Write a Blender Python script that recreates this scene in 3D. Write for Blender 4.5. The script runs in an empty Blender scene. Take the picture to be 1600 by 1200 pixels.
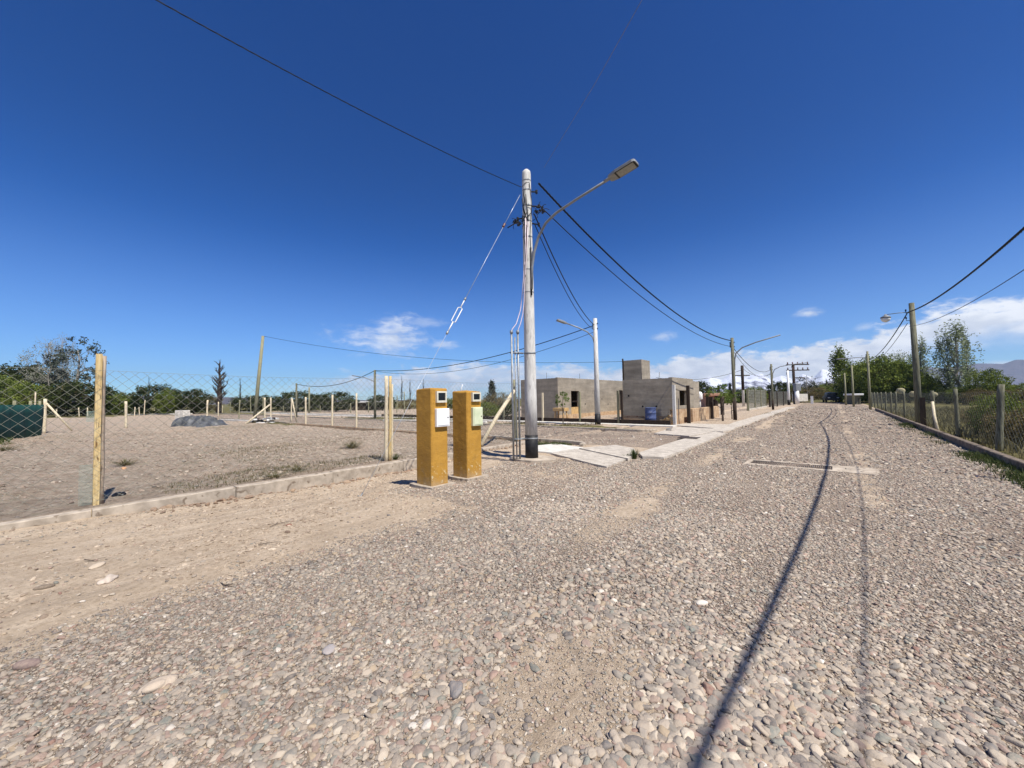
import bpy, math, random
import numpy as np
from mathutils import Vector, Matrix
random.seed(11); RNG = np.random.default_rng(11)
R = math.radians
S = bpy.context.scene
COL = S.collection

# ------------------------------------------------------------ camera
F = 600.0; YAW = R(40); PIT = R(2.2); ROL = R(1.0); EYE = 1.5
def _ray(px, py):
    x = (px-800)/F; y = (600-py)/F; c, s = math.cos(ROL), math.sin(ROL)
    xl = x*c+y*s; yl = -x*s+y*c
    f = math.cos(PIT)-yl*math.sin(PIT); u = math.sin(PIT)+yl*math.cos(PIT)
    return (-math.sin(YAW)*f+math.cos(YAW)*xl, math.cos(YAW)*f+math.sin(YAW)*xl, u, f)
def G(px, py, z=0.0):                       # ground point seen at a photo pixel
    dx, dy, u, f = _ray(px, py); t = (z-EYE)/u; return Vector((dx*t, dy*t, z))
def A(px, py, d):                           # point at depth d
    dx, dy, u, f = _ray(px, py); t = d/f; return Vector((dx*t, dy*t, EYE+u*t))
def depth(p): return -math.sin(YAW)*p[0]+math.cos(YAW)*p[1]
cam = bpy.data.cameras.new('camera'); cob = bpy.data.objects.new('camera', cam); COL.objects.link(cob)
fw = Vector((-math.sin(YAW)*math.cos(PIT), math.cos(YAW)*math.cos(PIT), math.sin(PIT)))
rt = Vector((math.cos(YAW), math.sin(YAW), 0)); upv = rt.cross(fw)
r2 = rt*math.cos(ROL)-upv*math.sin(ROL); u2 = rt*math.sin(ROL)+upv*math.cos(ROL)
M = Matrix((r2, u2, -fw)).transposed().to_4x4(); M.translation = Vector((0, 0, EYE))
cob.matrix_world = M
cam.sensor_width = 36; cam.lens = F/1600*36; cam.clip_end = 30000; cam.clip_start = 0.05
S.camera = cob
S.render.resolution_x = 1600; S.render.resolution_y = 1200

# ------------------------------------------------------------ light, sky
SUN_EL = R(56.5); SUN_DIR = Vector((math.cos(R(-9))*math.cos(SUN_EL), math.sin(R(-9))*math.cos(SUN_EL), math.sin(SUN_EL)))
sl = bpy.data.lights.new('sun', 'SUN'); sl.energy = 5.0; sl.angle = R(0.53); sl.color = (1.0, 0.955, 0.885)
so = bpy.data.objects.new('sun', sl); COL.objects.link(so)
so.rotation_euler = SUN_DIR.to_track_quat('Z', 'Y').to_euler()
S.view_settings.view_transform = 'Standard'; S.view_settings.look = 'None'
S.view_settings.exposure = 0.42; S.view_settings.gamma = 1.0
try: S.view_settings.use_curve_mapping = False
except Exception: pass

class NT:
    """small node helper"""
    def __init__(s, tree): s.t = tree; s.n = tree.nodes; s.l = tree.links
    def add(s, kind, **kw):
        n = s.n.new(kind)
        for k, v in kw.items(): setattr(n, k, v)
        return n
    def set(s, sock, v):
        if hasattr(v, 'default_value') or hasattr(v, 'is_linked') and not isinstance(v, (int, float)):
            s.l.new(v, sock)
        else: sock.default_value = v
    def math(s, op, a, b=None, c=None, clamp=False):
        n = s.add('ShaderNodeMath', operation=op); n.use_clamp = clamp
        s.set(n.inputs[0], a)
        if b is not None: s.set(n.inputs[1], b)
        if c is not None: s.set(n.inputs[2], c)
        return n.outputs[0]
    def mix(s, f, a, b, mode='MIX'):
        n = s.add('ShaderNodeMix', data_type='RGBA', blend_type=mode)
        s.set(n.inputs[0], f); s.set(n.inputs[6], a); s.set(n.inputs[7], b)
        return n.outputs[2]
    def ramp(s, f, stops, interp='LINEAR'):
        n = s.add('ShaderNodeValToRGB'); cr = n.color_ramp; cr.interpolation = interp
        while len(cr.elements) < len(stops): cr.elements.new(0.5)
        for e, (p, c) in zip(cr.elements, stops):
            e.position = p; e.color = c if len(c) == 4 else (*c, 1)
        s.set(n.inputs[0], f); return n.outputs[0]
    def noise(s, vec, scale, detail=4, rough=0.55, dist=0.0):
        n = s.add('ShaderNodeTexNoise'); n.inputs['Scale'].default_value = scale
        n.inputs['Detail'].default_value = detail; n.inputs['Roughness'].default_value = rough
        n.inputs['Distortion'].default_value = dist
        if vec is not None: s.l.new(vec, n.inputs['Vector'])
        return n.outputs['Fac']
    def smooth(s, x, lo, hi, a=0.0, b=1.0):
        n = s.add('ShaderNodeMapRange', interpolation_type='SMOOTHSTEP')
        s.set(n.inputs[0], x); s.set(n.inputs[1], lo); s.set(n.inputs[2], hi)
        n.inputs[3].default_value = a; n.inputs[4].default_value = b
        return n.outputs[0]
def azel(px, py):
    dx, dy, u, f = _ray(px, py); return math.atan2(dx, dy), u/math.hypot(dx, dy)

W = bpy.data.worlds.new('World'); S.world = W; W.use_nodes = True
w = NT(W.node_tree); w.n.clear()
out = w.add('ShaderNodeOutputWorld'); bg = w.add('ShaderNodeBackground')
sky = w.add('ShaderNodeTexSky'); sky.sky_type = 'NISHITA'; sky.sun_disc = False
sky.sun_elevation = SUN_EL; sky.sun_rotation = R(99); sky.altitude = 1400; sky.air_density = 1.0
sky.dust_density = 0.25; sky.ozone_density = 3.2
hs = w.add('ShaderNodeHueSaturation'); hs.inputs['Saturation'].default_value = 1.38; hs.inputs['Hue'].default_value = 0.508
w.l.new(sky.outputs[0], hs.inputs['Color'])
tc = w.add('ShaderNodeTexCoord'); sp = w.add('ShaderNodeSeparateXYZ'); w.l.new(tc.outputs['Generated'], sp.inputs[0])
X, Y, Z = sp.outputs
az = w.math('ARCTAN2', X, Y)
hor = w.math('SQRT', w.math('ADD', w.math('MULTIPLY', X, X), w.math('MULTIPLY', Y, Y)))
el = w.math('DIVIDE', Z, w.math('MAXIMUM', hor, 0.001))
cv = w.add('ShaderNodeCombineXYZ'); w.set(cv.inputs[0], w.math('MULTIPLY', az, 1.0)); w.set(cv.inputs[1], w.math('MULTIPLY', el, 2.3))
CV = cv.outputs[0]
n1 = w.noise(CV, 9, 9, 0.62, 0.6); n2 = w.noise(CV, 30, 9, 0.66, 0.5)
nn = w.math('ADD', w.math('MULTIPLY', w.math('SUBTRACT', n1, 0.5), 1.0), w.math('MULTIPLY', w.math('SUBTRACT', n2, 0.5), 0.75))
# skyline of the cloud bank: float curve of azimuth -> tan(elevation)
def azcurve(pts, lo=-2.0, hi=0.8, vmax=0.4):
    fc = w.add('ShaderNodeFloatCurve'); c = fc.mapping.curves[0]
    P = sorted(((azel(px, py)[0]-lo)/(hi-lo), azel(px, py)[1]/vmax) for px, py in pts)
    P = [(0.0, P[0][1])]+P+[(1.0, P[-1][1])]
    while len(c.points) < len(P): c.points.new(0.5, 0.5)
    for q, (a, b) in zip(c.points, P): q.location = (a, max(0, b)); q.handle_type = 'AUTO_CLAMPED'
    fc.mapping.update()
    w.set(fc.inputs['Value'], w.math('DIVIDE', w.math('SUBTRACT', az, lo), hi-lo))
    return w.math('MULTIPLY', fc.outputs[0], vmax)
top = azcurve([(0, 640), (250, 635), (420, 612), (520, 592), (650, 575), (760, 568), (900, 572), (990, 576), (1060, 562), (1150, 548), (1230, 545), (1300, 535), (1380, 512), (1450, 492), (1520, 478), (1600, 470)])
bot = azcurve([(0, 660), (1290, 640), (1390, 625), (1440, 560), (1500, 552), (1560, 540), (1600, 538)])
d_top = w.math('ADD', w.math('SUBTRACT', top, el), w.math('MULTIPLY', nn, 0.085))
m1 = w.smooth(d_top, -0.008, 0.018)
d_bot = w.math('ADD', w.math('SUBTRACT', el, bot), w.math('MULTIPLY', nn, 0.035))
m1 = w.math('MULTIPLY', m1, w.smooth(d_bot, -0.01, 0.05))
def azfade(a, b):  # fade along azimuth between two photo columns
    return w.smooth(az, azel(a, 560)[0], azel(b, 560)[0])
thin = w.math('ADD', 0.58, w.math('MULTIPLY', azfade(860, 1120), 0.42))
thin = w.math('ADD', thin, w.math('MULTIPLY', w.smooth(n2, 0.42, 0.64), 0.25), clamp=True)
m1 = w.math('MULTIPLY', m1, w.math('MULTIPLY', thin, 1.15), clamp=True)
m1 = w.math('MULTIPLY', m1, azfade(330, 620))
cloud = m1
for (px, py, rx, ry, k) in [(608, 528, 75, 34, 1.0), (692, 538, 28, 10, .7), (1262, 489, 26, 8, 1.0), (1040, 525, 26, 10, .6), (660, 505, 60, 10, .35), (1175, 600, 60, 30, .0), (1565, 570, 70, 10, 1.0), (1350, 512, 20, 7, .5), (560, 600, 90, 12, .7), (720, 572, 40, 8, .6)]:
    a0, e0 = azel(px, py); a1 = azel(px+rx, py)[0]-a0; e1 = azel(px, py-ry)[1]-e0
    qa = w.math('DIVIDE', w.math('SUBTRACT', az, a0), a1); qe = w.math('DIVIDE', w.math('SUBTRACT', el, e0), e1)
    r_ = w.math('SQRT', w.math('ADD', w.math('MULTIPLY', qa, qa), w.math('MULTIPLY', qe, qe)))
    g = w.smooth(w.math('ADD', w.math('SUBTRACT', 1.0, r_), w.math('MULTIPLY', nn, 2.2)), -0.15, 1.15)
    cloud = w.math('MAXIMUM', cloud, w.math('MULTIPLY', g, k*0.8))
n3 = w.noise(CV, 15, 5, 0.6, 0.2)
shade = w.mix(w.smooth(n3, 0.35, 0.65), (8.0, 8.7, 9.9, 1), (11.2, 11.6, 12.2, 1))
tint = w.mix(1.0, hs.outputs[0], (.60, .90, 1.14, 1), 'MULTIPLY')
gain = w.math('ADD', 1.0, w.math('MULTIPLY', w.smooth(el, 0.60, 0.0), 0.42)); gv = w.add('ShaderNodeVectorMath', operation='SCALE'); w.l.new(tint, gv.inputs[0]); w.l.new(gain, gv.inputs['Scale'])
pale = w.mix(w.math('MULTIPLY', w.smooth(el, 0.42, 0.0), 0.22), gv.outputs[0], (5.2, 7.2, 10.2, 1))
skc = w.mix(cloud, pale, shade)
w.l.new(skc, bg.inputs[0]); bg.inputs[1].default_value = 0.0685
w.l.new(bg.outputs[0], out.inputs[0])

# ------------------------------------------------------------ materials
def lin(c):
    return tuple(((v/255)/12.92 if v/255 <= .04045 else ((v/255+.055)/1.055)**2.4) for v in c)
def rgba(c, k=1.0): return (*[v*k for v in lin(c)], 1)
def material(name, build, rough=0.9, metal=0.0, spec=0.3):
    m = bpy.data.materials.new(name); m.use_nodes = True
    t = NT(m.node_tree); b = m.node_tree.nodes['Principled BSDF']
    b.inputs['Roughness'].default_value = rough; b.inputs['Metallic'].default_value = metal
    b.inputs['Specular IOR Level'].default_value = spec
    tcn = t.add('ShaderNodeTexCoord'); build(t, b, tcn.outputs['Object']); return m
def bump(t, b, h, strength=0.5, dist=0.01):
    n = t.add('ShaderNodeBump'); n.inputs['Strength'].default_value = strength; n.inputs['Distance'].default_value = dist
    t.l.new(h, n.inputs['Height']); t.l.new(n.outputs[0], b.inputs['Normal'])
def simple(name, c1, c2, scale=6, rough=0.85, metal=0.0, bmp=0.3, bd=0.004, detail=5, spec=0.3, stretch=None, c3=None, s3=40):
    def f(t, b, vec):
        v = vec
        if stretch:
            mp = t.add('ShaderNodeMapping'); mp.inputs['Scale'].default_value = stretch; t.l.new(vec, mp.inputs[0]); v = mp.outputs[0]
        n = t.noise(v, scale, detail)
        c = t.ramp(n, [(0.35, rgba(c1)), (0.65, rgba(c2))])
        if c3: c = t.mix(t.smooth(t.noise(v, s3, 3), 0.60, 0.68), c, rgba(c3))
        t.l.new(c, b.inputs['Base Color'])
        if bmp: bump(t, b, n, bmp, bd)
    return material(name, f, rough, metal, spec)

MT = {}
MT['concrete_pole'] = simple('concrete_pole', (186, 183, 176), (212, 209, 201), 7, .85, bmp=.5, bd=.004, stretch=(3, 3, .6), c3=(166, 162, 155), s3=9)
MT['black_paint'] = simple('black_paint', (24, 24, 25), (44, 43, 42), 10, .6, bmp=.3)
MT['galvanised'] = simple('galvanised', (128, 132, 134), (158, 160, 160), 12, .55, metal=.55, bmp=.1)
MT['lamp_grey'] = simple('lamp_grey', (120, 122, 124), (140, 142, 143), 8, .5, bmp=.0)
MT['dark_plastic'] = simple('dark_plastic', (22, 22, 24), (34, 34, 36), 8, .55, bmp=.1)
MT['cable'] = simple('cable', (16, 17, 20), (26, 27, 30), 8, .6, bmp=0)
MT['thin_cable'] = simple('thin_cable', (120, 110, 110), (140, 125, 120), 8, .6, bmp=0)
MT['pink_cable'] = simple('pink_cable', (215, 195, 200), (230, 215, 218), 8, .6, bmp=0)
MT['steel_wire'] = simple('steel_wire', (170, 175, 180), (200, 205, 208), 8, .4, metal=.4, bmp=0)
MT['lens'] = simple('lens', (126, 126, 122), (146, 146, 140), 30, .3, bmp=.1)
MT['white_box'] = simple('white_box', (226, 226, 222), (238, 238, 234), 3, .5, bmp=.0)
MT['cream_box'] = simple('cream_box', (196, 204, 168), (212, 216, 184), 6, .55, bmp=.05)
MT['frame_cream'] = simple('frame_cream', (205, 200, 180), (225, 220, 200), 6, .5, bmp=.05)
MT['dark_glass'] = simple('dark_glass', (10, 11, 14), (18, 19, 24), 4, .12, bmp=0, spec=.6)
MT['concrete'] = simple('concrete', (168, 158, 144), (198, 188, 172), 5, .95, bmp=.7, bd=.006, c3=(140, 130, 116), s3=16)
MT['dusty_concrete'] = simple('dusty_concrete', (158, 144, 126), (192, 178, 158), 4, .95, bmp=.9, bd=.012, detail=8, c3=(134, 118, 102), s3=11)
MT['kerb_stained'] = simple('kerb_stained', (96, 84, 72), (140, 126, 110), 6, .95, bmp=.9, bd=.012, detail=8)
MT['kerb_concrete'] = simple('kerb_concrete', (150, 138, 122), (184, 171, 153), 7, .95, bmp=.9, bd=.01, c3=(122, 108, 92), s3=9)
MT['white_concrete'] = simple('white_concrete', (190, 184, 172), (215, 210, 198), 5, .95, bmp=.6, bd=.006)
MT['timber_new'] = simple('timber_new', (176, 150, 100), (208, 186, 138), 7, .85, bmp=.6, bd=.006, stretch=(5, 5, .5), c3=(110, 84, 54), s3=9)
MT['timber_pale'] = simple('timber_pale', (196, 180, 148), (218, 205, 176), 7, .85, bmp=.5, bd=.005, stretch=(5, 5, .5))
MT['timber_old'] = simple('timber_old', (88, 86, 70), (130, 128, 106), 7, .95, bmp=.9, bd=.01, stretch=(6, 6, .4), c3=(64, 58, 46), s3=8)
MT['timber_treated'] = simple('timber_treated', (120, 118, 92), (154, 150, 120), 7, .9, bmp=.7, bd=.008, stretch=(6, 6, .4), c3=(90, 84, 64), s3=8)
MT['timber_dark'] = simple('timber_dark', (44, 36, 30), (66, 54, 44), 7, .95, bmp=.7, bd=.01, stretch=(6, 6, .4))
MT['wood_round'] = simple('wood_round', (148, 130, 112), (176, 160, 140), 7, .95, bmp=.9, bd=.01, stretch=(6, 6, .4), c3=(96, 82, 66), s3=8)
MT['mesh_wire'] = simple('mesh_wire', (122, 122, 108), (150, 150, 134), 8, .55, metal=.0, bmp=0)
MT['mesh_wire_old'] = simple('mesh_wire_old', (96, 98, 90), (120, 120, 110), 8, .6, bmp=0)
MT['shade_cloth'] = simple('shade_cloth', (16, 58, 52), (24, 76, 68), 2, .8, bmp=.5, bd=.03, stretch=(1, 1, .3))
MT['net_rag'] = simple('net_rag', (140, 166, 154), (172, 190, 178), 8, .8, bmp=0)
MT['tarp'] = simple('tarp', (62, 64, 66), (96, 98, 100), 3, .45, bmp=.9, bd=.03, detail=6)
def wall_mat(t, b, vec):
    sp_ = t.add('ShaderNodeSeparateXYZ'); t.l.new(vec, sp_.inputs[0]); cb = t.add('ShaderNodeCombineXYZ')
    t.set(cb.inputs[0], t.math('ADD', sp_.outputs[0], sp_.outputs[1])); t.set(cb.inputs[1], sp_.outputs[2])
    br = t.add('ShaderNodeTexBrick'); t.l.new(cb.outputs[0], br.inputs['Vector']); br.inputs['Scale'].default_value = 1; br.inputs['Brick Width'].default_value = .4; br.inputs['Row Height'].default_value = .2; br.inputs['Mortar Size'].default_value = .008; br.inputs['Mortar Smooth'].default_value = .6
    n = t.noise(vec, 1.2, 9, .65); n2 = t.noise(cb.outputs[0], 5, 7, .7); mp = t.add('ShaderNodeMapping'); mp.inputs['Scale'].default_value = (.35, 2.2, 1); t.l.new(cb.outputs[0], mp.inputs[0]); n3 = t.noise(mp.outputs[0], 1.3, 5, .6)
    c = t.ramp(t.math('ADD', t.math('MULTIPLY', n, .5), t.math('MULTIPLY', n3, .5)), [(.34, rgba((122, 113, 99))), (.5, rgba((148, 138, 122))), (.66, rgba((174, 163, 145)))])
    c = t.mix(t.smooth(n2, .45, .75, 0, .45), c, rgba((112, 105, 95)))
    c = t.mix(t.math('MULTIPLY', br.outputs['Fac'], t.smooth(n, .4, .6, .05, .35)), c, rgba((96, 90, 82)))
    t.l.new(c, b.inputs['Base Color']); bump(t, b, t.math('SUBTRACT', t.math('MULTIPLY', n2, .6), t.math('MULTIPLY', br.outputs['Fac'], .25)), .8, .02)
MT['render_wall'] = material('render_wall', wall_mat, .95)
MT['brick_raw'] = simple('brick_raw', (160, 132, 104), (190, 166, 134), 3, .95, bmp=.8, bd=.02, c3=(140, 96, 68), s3=8, detail=7)
MT['roof_slab'] = simple('roof_slab', (120, 114, 106), (140, 134, 124), 3, .95, bmp=.4)
MT['void'] = simple('void', (12, 12, 13), (22, 21, 20), 3, .95, bmp=0)
MT['blue_barrel'] = simple('blue_barrel', (58, 72, 112), (86, 98, 136), 5, .7, bmp=.2, c3=(116, 112, 112), s3=5)
MT['raw_wood_yellow'] = simple('raw_wood_yellow', (176, 144, 96), (200, 168, 118), 6, .85, bmp=.3)
MT['orange_brick'] = simple('orange_brick', (164, 122, 100), (184, 142, 118), 6, .9, bmp=.3)
MT['bark'] = simple('bark', (70, 60, 52), (104, 92, 78), 9, .95, bmp=.8, bd=.02, stretch=(3, 3, .6))
MT['bark_pale'] = simple('bark_pale', (118, 112, 104), (158, 152, 142), 9, .95, bmp=.5, bd=.02, stretch=(3, 3, .6))
MT['bark_dark'] = simple('bark_dark', (42, 34, 32), (64, 54, 48), 9, .95, bmp=.5, bd=.02)
MT['white_paint'] = simple('white_paint', (224, 222, 216), (236, 234, 228), 5, .6, bmp=.05)
MT['iron'] = simple('iron', (56, 50, 46), (84, 74, 66), 12, .8, metal=.3, bmp=.5)
MT['rubber'] = simple('rubber', (18, 18, 18), (28, 28, 28), 8, .8, bmp=0)
MT['car_paint'] = simple('car_paint', (24, 22, 26), (32, 30, 34), 2, .35, bmp=0, spec=.5)
MT['hay'] = simple('hay', (150, 140, 108), (184, 174, 138), 9, .95, bmp=.8, bd=.03)
MT['black_plastic'] = simple('black_plastic', (12, 12, 14), (30, 30, 34), 6, .4, bmp=.6, bd=.01)
MT['insulator'] = simple('insulator', (90, 60, 50), (120, 80, 66), 6, .3, bmp=0, spec=.5)
MT['straw'] = simple('straw', (150, 138, 100), (176, 160, 120), 9, .95, bmp=0)

def leafmat(name, c1, c2, trans=0.25):
    def f(t, b, vec):
        at = t.add('ShaderNodeAttribute', attribute_name='tone')
        c = t.ramp(at.outputs['Fac'], [(0.0, rgba(c1)), (1.0, rgba(c2))])
        t.l.new(c, b.inputs['Base Color'])
        tr = t.add('ShaderNodeBsdfTranslucent'); t.l.new(c, tr.inputs[0])
        mx = t.add('ShaderNodeMixShader'); mx.inputs[0].default_value = trans
        t.l.new(b.outputs[0], mx.inputs[1]); t.l.new(tr.outputs[0], mx.inputs[2])
        o = [n for n in t.n if n.type == 'OUTPUT_MATERIAL'][0]; t.l.new(mx.outputs[0], o.inputs[0])
    return material(name, f, .75, spec=.15)
MT['leaf_dark'] = leafmat('leaf_dark', (34, 42, 22), (78, 88, 44))
MT['leaf_green'] = leafmat('leaf_green', (62, 78, 30), (136, 146, 66))
MT['leaf_bright'] = leafmat('leaf_bright', (62, 80, 30), (128, 146, 74))
MT['leaf_silver'] = leafmat('leaf_silver', (98, 108, 78), (158, 166, 128))
MT['leaf_pale'] = leafmat('leaf_pale', (120, 118, 104), (168, 166, 150))
MT['leaf_brown'] = leafmat('leaf_brown', (82, 72, 46), (130, 116, 76))
MT['leaf_blue'] = leafmat('leaf_blue', (38, 46, 40), (84, 92, 78))
MT['grass'] = leafmat('grass', (70, 70, 44), (138, 128, 92))
MT['grass_green'] = leafmat('grass_green', (46, 58, 28), (98, 108, 60))

def ochre(t, b, vec):
    n = t.noise(vec, 2.5, 5); c = t.ramp(n, [(0.3, rgba((164, 121, 48))), (0.7, rgba((190, 143, 58)))])
    sp_ = t.add('ShaderNodeSeparateXYZ'); t.l.new(vec, sp_.inputs[0])
    low = t.smooth(sp_.outputs[2], 0.75, 0.05)
    chip = t.math('MULTIPLY', t.smooth(t.noise(vec, 16, 6, .7), 0.60, 0.66), t.math('ADD', t.math('MULTIPLY', low, 0.85), 0.06))
    c = t.mix(t.math('MULTIPLY', t.smooth(t.noise(vec, 7, 5), .45, .7), t.math('MULTIPLY', low, .5)), c, rgba((150, 120, 74)))
    c = t.mix(t.math('MULTIPLY', t.smooth(sp_.outputs[2], 0.22, 0.0), t.smooth(t.noise(vec, 12, 5), .35, .6, .2, .75)), c, rgba((168, 142, 104)))
    c = t.mix(t.smooth(t.noise(vec, 5, 7, .7), .58, .72, 0, .35), c, rgba((140, 104, 50)))
    c = t.mix(chip, c, rgba((214, 200, 160)))
    t.l.new(c, b.inputs['Base Color'])
    h = t.math('ADD', t.noise(vec, 9, 6), t.math('MULTIPLY', t.noise(vec, 90, 3), .35)); bump(t, b, h, .9, .018)
MT['ochre'] = material('ochre', ochre, .75)

def ground_mat(t, b, vec):
    ag = t.add('ShaderNodeAttribute', attribute_name='gravel').outputs['Fac']
    af = t.add('ShaderNodeAttribute', attribute_name='field').outputs['Fac']
    av = t.add('ShaderNodeAttribute', attribute_name='green').outputs['Fac']
    n_big = t.noise(vec, .35, 5, .6); n_mid = t.noise(vec, 2.2, 6, .62); n_f = t.noise(vec, 22, 6, .7); n_ff = t.noise(vec, 120, 4, .7)
    mpd = t.add('ShaderNodeMapping'); mpd.inputs['Scale'].default_value = (3.2, .45, 1); t.l.new(vec, mpd.inputs[0]); n_st = t.noise(mpd.outputs[0], 1.6, 6, .65, .6)
    dirt = t.ramp(t.math('ADD', t.math('MULTIPLY', n_mid, .45), t.math('MULTIPLY', n_st, .55)), [(0.3, rgba((164, 146, 124))), (0.5, rgba((190, 171, 147))), (0.68, rgba((210, 192, 168)))])
    dirt = t.mix(t.smooth(n_f, .40, .68, 0, .5), dirt, rgba((138, 119, 96)))
    field = t.ramp(n_mid, [(0.25, rgba((164, 146, 126))), (0.5, rgba((190, 172, 151))), (0.75, rgba((212, 196, 175)))])
    field = t.mix(t.smooth(t.noise(vec, 7, 6, .7), .42, .62, 0, .6), field, rgba((132, 113, 96)))
    field = t.mix(t.smooth(n_big, .5, .66, 0, .45), field, rgba((190, 165, 142)))
    field = t.mix(t.smooth(t.noise(vec, 1.1, 6, .7), .56, .70, 0, .55), field, rgba((120, 114, 84)))
    # pebbles
    def vor(scale, rnd=1.0):
        v = t.add('ShaderNodeTexVoronoi'); v.inputs['Scale'].default_value = scale; v.inputs['Randomness'].default_value = rnd
        dn = t.add('ShaderNodeVectorMath', operation='ADD'); t.l.new(vec, dn.inputs[0]); t.l.new(v.inputs['Vector'].links[0].from_socket if v.inputs['Vector'].links else vec, dn.inputs[1])
        t.l.new(vec, v.inputs['Vector']); return v
    v1 = vor(30); sx = t.add('ShaderNodeSeparateColor'); t.l.new(v1.outputs['Color'], sx.inputs[0])
    peb = t.ramp(sx.outputs[0], [(0.0, rgba((92, 86, 80))), (0.22, rgba((126, 117, 107))), (0.42, rgba((152, 136, 121))), (0.62, rgba((176, 158, 140))), (0.8, rgba((186, 172, 152))), (0.93, rgba((146, 108, 92))), (1.0, rgba((206, 196, 180)))])
    peb = t.mix(t.smooth(v1.outputs['Distance'], .40, .62), peb, rgba((112, 98, 86)))
    dusty = t.smooth(t.noise(vec, .55, 5, .6), .42, .66, .25, .75)
    peb = t.mix(dusty, peb, rgba((170, 153, 134)))
    v2 = vor(9); sy = t.add('ShaderNodeSeparateColor'); t.l.new(v2.outputs['Color'], sy.inputs[0])
    few = t.math('MULTIPLY', t.math('LESS_THAN', v2.outputs['Distance'], t.math('MULTIPLY', sy.outputs[1], .32)), t.math('GREATER_THAN', sy.outputs[0], .62))
    field = t.mix(t.math('MULTIPLY', few, .7), field, rgba((206, 194, 176)))
    gm = t.smooth(t.math('ADD', ag, t.math('MULTIPLY', t.math('SUBTRACT', t.noise(vec, 5, 5, .7), .5), .9)), .35, .65)
    c = t.mix(af, dirt, field)
    c = t.mix(gm, c, peb)
    gcol = t.ramp(t.noise(vec, 3, 5, .7), [(.3, rgba((72, 74, 44))), (.7, rgba((128, 118, 78)))])
    c = t.mix(t.smooth(t.math('ADD', av, t.math('MULTIPLY', t.math('SUBTRACT', n_mid, .5), .6)), .4, .7), c, gcol)
    t.l.new(c, b.inputs['Base Color'])
    hp = t.math('MULTIPLY', t.math('SUBTRACT', .6, v1.outputs['Distance']), t.math('MULTIPLY', gm, .024))
    hd = t.math('MULTIPLY', t.math('ADD', n_f, t.math('MULTIPLY', n_ff, .45)), .026)
    hf = t.math('MULTIPLY', t.math('MULTIPLY', t.noise(vec, 5, 9, .74), af), .20)
    n = t.add('ShaderNodeBump'); n.inputs['Strength'].default_value = 1; n.inputs['Distance'].default_value = 1
    t.l.new(t.math('ADD', t.math('ADD', hp, hd), hf), n.inputs['Height']); t.l.new(n.outputs[0], b.inputs['Normal'])
MT['ground'] = material('ground', ground_mat, .97, spec=.1)
def stone_mat(t, b, vec):
    a = t.add('ShaderNodeAttribute', attribute_name='stone'); c = a.outputs['Color']
    n = t.noise(vec, 60, 4, .6); c = t.mix(t.smooth(n, .3, .7, 0, .4), c, rgba((170, 152, 132)))
    t.l.new(c, b.inputs['Base Color']); bump(t, b, t.noise(vec, 90, 4), .6, .006)
MT['stone'] = material('stone', stone_mat, .85, spec=.25)
def mount_mat(t, b, vec):
    geo = t.add('ShaderNodeNewGeometry'); sp_ = t.add('ShaderNodeSeparateXYZ'); t.l.new(geo.outputs['Normal'], sp_.inputs[0])
    pz = t.add('ShaderNodeSeparateXYZ'); t.l.new(vec, pz.inputs[0])
    n = t.noise(vec, .012, 8, .65)
    snow = t.smooth(t.math('ADD', t.math('DIVIDE', pz.outputs[2], 260.0), t.math('MULTIPLY', t.math('SUBTRACT', n, .5), 2.6)), .12, .5)
    c = t.mix(t.math('MULTIPLY', snow, .9), rgba((96, 88, 92)), rgba((238, 240, 246))); t.l.new(c, b.inputs['Base Color'])
    bump(t, b, n, 1.0, 30)
MT['mountain_snow'] = material('mountain_snow', mount_mat, .9, spec=.1)
def hill_mat(t, b, vec):
    c = t.ramp(t.noise(vec, .02, 8, .65), [(.35, rgba((72, 68, 70))), (.65, rgba((98, 90, 90)))]); t.l.new(c, b.inputs['Base Color']); bump(t, b, t.noise(vec, .03, 8, .6), 1, 12)
MT['hill'] = material('hill', hill_mat, .95, spec=.1)

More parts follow.
